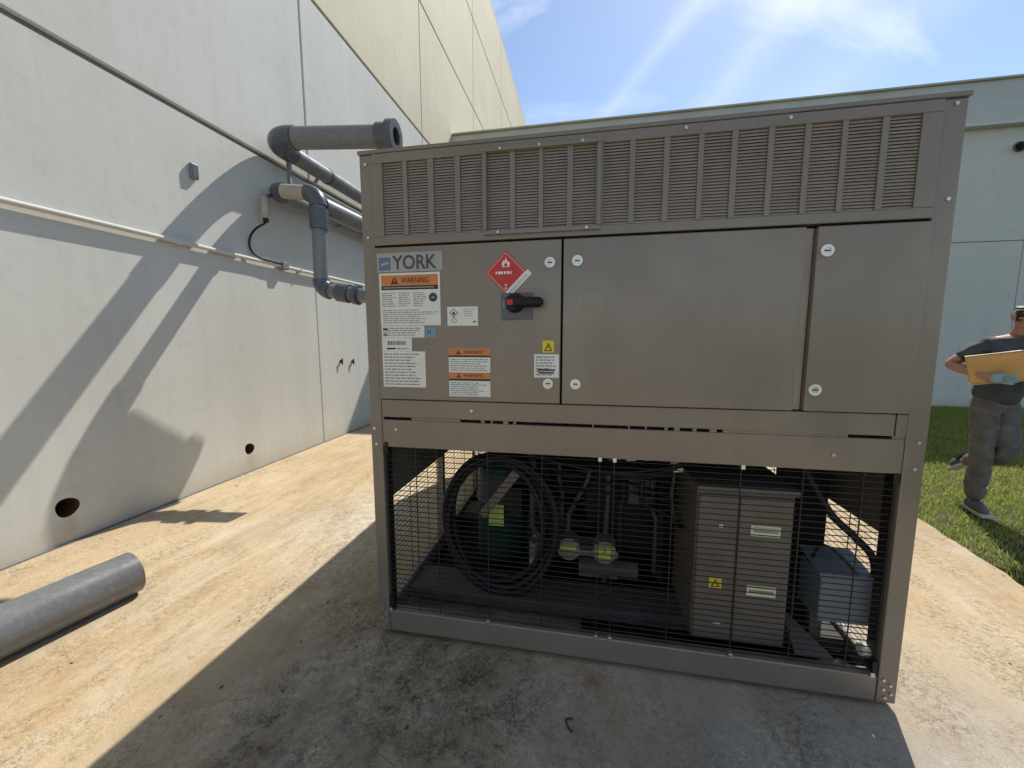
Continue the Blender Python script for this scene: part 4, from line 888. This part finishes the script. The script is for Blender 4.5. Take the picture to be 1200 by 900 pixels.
# ------------------------------------------------------------------ person on the lawn
FOOT = Vector((4.285, 2.31, 0.0)); AX = Vector((0.757, -0.654, 0)); BX = Vector((-0.654, -0.757, 0))
def pp(a, b, z): return FOOT + AX * a + BX * b + Vector((0, 0, z))
def skin(name, verts, edges, m, parent=None, sub=2, root=0, crease=0.0):
    me = bpy.data.meshes.new(name); me.from_pydata([pp(*v[:3]) for v in verts], edges, [])
    o = bpy.data.objects.new(name, me); COL.objects.link(o)
    sk = o.modifiers.new('skin', 'SKIN'); sk.use_smooth_shade = True
    if not me.skin_vertices: 
        me.update()
    for i, v in enumerate(verts):
        sv = me.skin_vertices[0].data[i]; rr = v[3]
        sv.radius = rr if isinstance(rr, tuple) else (rr, rr); sv.use_root = (i == root)
    ss = o.modifiers.new('sub', 'SUBSURF'); ss.levels = sub; ss.render_levels = sub
    dg = bpy.context.evaluated_depsgraph_get(); dg.update()
    nm = bpy.data.meshes.new_from_object(o.evaluated_get(dg))
    bpy.data.objects.remove(o); nm.name = name
    if crease:
        nm.update(); ns = [v.normal.copy() for v in nm.vertices]
        for v, n_ in zip(nm.vertices, ns):
            q_ = v.co
            w_ = mnoise.noise(Vector((q_.x * 9, q_.y * 9, q_.z * 16))) + 0.7 * mnoise.noise(Vector((q_.x * 22 + 7, q_.y * 22, q_.z * 30)))
            v.co = q_ + n_ * (crease * (w_ - abs(w_) * 0.4))
    nm.materials.clear(); nm.materials.append(m)
    nm.polygons.foreach_set('use_smooth', [True] * len(nm.polygons))
    o2 = bpy.data.objects.new(name, nm); COL.objects.link(o2)
    if parent is not None: o2.parent = parent; o2.matrix_parent_inverse = parent.matrix_world.inverted()
    return o2
PE = thing('person', FOOT, 'person in charcoal t-shirt, grey trousers and dark cap walking with an amber box', 'person')
V = []; Eg = []
def jv(a, b, z, r, par=None):
    V.append((a, b, z, r)); i = len(V) - 1
    if par is not None: Eg.append((par, i))
    return i
pel = jv(.085, 0, .97, .105); wa = jv(.09, .01, 1.12, .105, pel); ch_ = jv(.11, .02, 1.28, .12, wa); uc = jv(.125, .02, 1.41, .10, ch_)
nk = jv(.15, .02, 1.49, .055, uc); nk2 = jv(.175, .03, 1.545, .052, nk); h1 = jv(.195, .04, 1.605, .078, nk2); h2 = jv(.198, .045, 1.665, .092, h1); h3 = jv(.195, .04, 1.715, .075, h2)
chin = jv(.245, .10, 1.582, .035, h1); nose = jv(.268, .125, 1.645, .014, h2)
def arm(sh, el, wr, hd, fdir, up_, s=1):
    s0 = jv(*sh, .058, uc); m0 = jv(*[(p_ + q_) / 2 for p_, q_ in zip(sh, el)], .050, s0); e0 = jv(*el, .042, m0)
    f0 = jv(*[p_ * .55 + q_ * .45 for p_, q_ in zip(el, wr)], .040, e0); w0 = jv(*wr, .027, f0); h0 = jv(*hd, (.036, .022), w0)
    f = Vector(fdir).normalized(); up_ = Vector(up_).normalized(); inn = f.cross(up_).normalized()
    for k, (off, ln) in enumerate(((.030, .070), (.010, .080), (-.010, .074), (-.028, .060))):
        b0 = Vector(hd) + up_ * off + f * .03; pr = jv(*b0, .010, h0)
        for t, cu in ((.35, .1), (.7, .35), (1.0, .8)):
            q_ = b0 + f * (ln * t) + inn * (ln * cu * .5 * s); pr = jv(*q_, .0085 if t < 1 else .0075, pr)
    tb = Vector(hd) - f * .015 + up_ * .03; pr = jv(*tb, .012, h0)
    pr = jv(*(tb + up_ * .022 + f * .02 + inn * .012 * s), .010, pr); jv(*(tb + up_ * .035 + f * .045 + inn * .02 * s), .0085, pr)
arm((.005, .11, 1.425), (-.195, .15, 1.255), (.02, .285, 1.175), (.085, .305, 1.165), (.9, .2, -.05), (0, 0, 1), -1)
arm((.245, -.07, 1.425), (.40, -.02, 1.22), (.36, .20, 1.165), (.31, .255, 1.16), (-.75, .5, 0), (0, 0, 1), 1)
def leg(hip, kn, an, toe):
    a0 = jv(*hip, .070, pel); k0 = jv(*[(p_ + q_) / 2 for p_, q_ in zip(hip, kn)], .060, a0); k1 = jv(*kn, .048, k0)
    c0 = jv(*[p_ * .65 + q_ * .35 for p_, q_ in zip(kn, an)], .046, k1); a1_ = jv(*an, .036, c0); t0_ = jv(*toe, .03, a1_)
HR, KR, AR, TR = (.045, .05, .90), (.055, .09, .50), (.040, .02, .09), (.10, .13, .04)
HL, KL, AL, TL = (.135, -.04, .90), (.195, .07, .53), (-.03, -.22, .37), (-.10, -.30, .31)
leg(HR, KR, AR, TR); leg(HL, KL, AL, TL)
body = skin('body', V, Eg, M['skin'], PE)
mid = lambda p_, q_, t=.5: tuple(a * (1 - t) + b * t for a, b in zip(p_, q_))
# t-shirt
sv = [(.085, 0, .90, .150), (.09, .01, 1.08, .150), (.11, .02, 1.28, .155), (.125, .02, 1.40, .112), (.145, .02, 1.475, .07), (.005, .11, 1.425, .072), (-.10, .132, 1.335, .064), (-.140, .14, 1.30, .060), (.245, -.07, 1.425, .072), (.325, -.045, 1.32, .064), (.35, -.035, 1.285, .060)]
skin('t_shirt', sv, [(0, 1), (1, 2), (2, 3), (3, 4), (3, 5), (5, 6), (6, 7), (3, 8), (8, 9), (9, 10)], M['shirt'], PE, sub=3, crease=0.007)
tv = [(.085, 0, 1.06, .125), (.085, 0, .93, .150), (*HR, .098), (*mid(HR, KR), .088), (*KR, .078), (*mid(KR, AR, .5), .074), (*mid(KR, AR, 1.0), .070), (*HL, .098), (*mid(HL, KL), .088), (*KL, .078), (*mid(KL, AL, .5), .070), (*mid(KL, AL, 1.0), .066)]
skin('trousers', tv, [(0, 1), (1, 2), (2, 3), (3, 4), (4, 5), (5, 6), (1, 7), (7, 8), (8, 9), (9, 10), (10, 11)], M['trousers'], PE, root=1, sub=3, crease=0.009)
for A_, T_, up_ in ((AR, TR, 0), (AL, TL, 1)):
    he = (A_[0] - .015, A_[1] - (.05 if not up_ else .0), A_[2] - (.045 if not up_ else -.01))
    skin('shoe', [(*mid(A_, T_, .1), .05), (*he, .045), (*mid(A_, T_, .6), .046), (*T_, .040), (*mid(A_, T_, 1.3), .034)], [(0, 1), (0, 2), (2, 3), (3, 4)], M['shoe'], PE)
    mb = MB()
    pa, pb = pp(*he), pp(*mid(A_, T_, 1.35)); dv = (pb - pa); n_ = dv.cross(Vector((0, 0, 1))).normalized()
    if not up_: pa.z = pb.z = 0.012; mb.obox((pa + pb) / 2, (pb - pa) / 2 * 1.25, n_ * .042, (0, 0, .014), M['sole'])
    else:
        nn = dv.normalized().cross(n_).normalized(); mb.obox((pa + pb) / 2 + nn * .042, dv / 2 * 1.2, n_ * .04, nn * .012, M['sole'])
    mb.build('shoe_sole', PE, bevel=0.008)
skin('hair', [(.185, .03, 1.60, .080), (.188, .03, 1.665, .0985), (.188, .03, 1.70, .086)], [(0, 1), (1, 2)], M['hair'], PE)
cp = skin('cap', [(.192, .035, 1.70, .104), (.193, .04, 1.735, .085)], [(0, 1)], M['black'], PE)
mb = MB(); f = (AX * .66 + BX * .75).normalized(); l_ = Vector((-f.y, f.x, 0)); c0 = pp(.2, .05, 1.695)
mb.obox(c0 + f * .13, f * .065, l_ * .075, Vector((0, 0, .004)), M['black']); mb.build('cap_brim', PE, bevel=0.02)
for s_ in (-1, 1):
    e = pp(.198, .045, 1.655) + f * .088 + l_ * .033 * s_
    mb = MB(); mb.lathe(e - Vector((0, 0, .011)), [(0, 0), (.008, .003), (.011, .011), (.008, .019), (0, .022)], M['eye'], 10); mb.build('eye', PE)
    mb = MB(); ep = pp(.19, .035, 1.645) + l_ * .094 * s_; mb.lathe(ep - Vector((0, 0, .03)), [(0, 0), (.012, .008), (.016, .03), (.012, .052), (0, .06)], M['skin'], 10); mb.build('ear', PE)
# gloves follow the fingers
gv = [(.035, .29, 1.172, .034), (.085, .305, 1.165, (.044, .030)), (.12, .313, 1.163, (.04, .026))]
gl = [tuple(x) for x in gv]; ge = [(0, 1), (1, 2)]
for off, ln in ((.030, .070), (.010, .080), (-.010, .074), (-.028, .060)):
    b0 = Vector((.085, .305, 1.165 + off)) + Vector((.9, .2, -.05)).normalized() * .03
    f_ = Vector((.9, .2, -.05)).normalized(); inn = f_.cross(Vector((0, 0, 1))).normalized(); gl.append((*b0, .013)); pr = len(gl) - 1; ge.append((1, pr))
    for t, cu in ((.35, .1), (.7, .35), (1.0, .8)):
        gl.append((*(b0 + f_ * (ln * t) - inn * (ln * cu * .5)), .0115)); ge.append((pr, len(gl) - 1)); pr = len(gl) - 1
skin('glove', gl, ge, M['glove'], PE)
# the amber box carried in both arms
BXO = thing('carried_box', pp(.14, .21, 1.10), 'amber cardboard box with edges painted sunlit-pale carried in the arms of the walking person', 'box')
mb = MB(); c = pp(.165, .215, 1.262); bu = (AX * .98 - BX * .1).normalized(); tilt = Vector((0, 0, .20)); bu2 = (bu + tilt).normalized(); bw = (BX + AX * .1).normalized(); bn = bu2.cross(bw).normalized()
if bn.z < 0: bn = -bn
mb.obox(c, bu2 * .25, bw * .048, bn * .112, M['amber']); mb.build('carton', BXO, bevel=0.012)
mb = MB(); mb.obox(c + bn * .1155, bu2 * .251, bw * .05, bn * .003, M['lit_edge']); mb.build('lit_top_edge', BXO, bevel=0.002)
mb = MB(); mb.obox(c - bn * .1145 , bu2 * .251, bw * .05, bn * .003, M['lit_edge']); mb.build('bottom_flap', BXO, bevel=0.002)

# ------------------------------------------------------------------ litter
tw = thing('twig', (0.966, -0.303, 0), 'small bent dark twig lying on the shaded concrete before the chiller', 'twig')
mb = MB(); mb.tube(smooth_path([(0.950, -0.285, 0.006), (0.952, -0.302, 0.008), (0.962, -0.322, 0.006), (0.975, -0.333, 0.006)]), 0.004, M['twig'], 6); mb.build('stem', tw)
mb = MB(); mb.tube([(0.952, -0.285, 0.006), (0.968, -0.281, 0.008), (0.976, -0.283, 0.006)], 0.0028, M['twig'], 6); mb.build('side_shoot', tw)
mb = MB(); rs = random.Random(11)
for k in range(150):
    if k < 60: x, y = rs.gauss(0.15, 0.28), rs.gauss(-0.28, 0.22)
    else: x, y = rs.uniform(-2.6, 3.5), rs.uniform(-0.9, 3.0)
    if 0 < x < 2.3 and y > -0.02: continue
    s_ = rs.choice((0.0012, 0.0016, 0.0022, 0.003, 0.0045)) * rs.uniform(.7, 1.2); a = rs.uniform(0, 6.28)
    mb.obox((x, y, s_ * 0.5), (s_ * math.cos(a) * 1.6, s_ * math.sin(a) * 1.6, 0), (-s_ * math.sin(a) * .7, s_ * math.cos(a) * .7, 0), (0, 0, s_ * .35), M[rs.choice(('litter', 'litter', 'twig'))])
o = mb.build('grit'); o['kind'] = 'stuff'; tag(o, 'scattered dark grit and leaf crumbs on the concrete pad', 'debris')
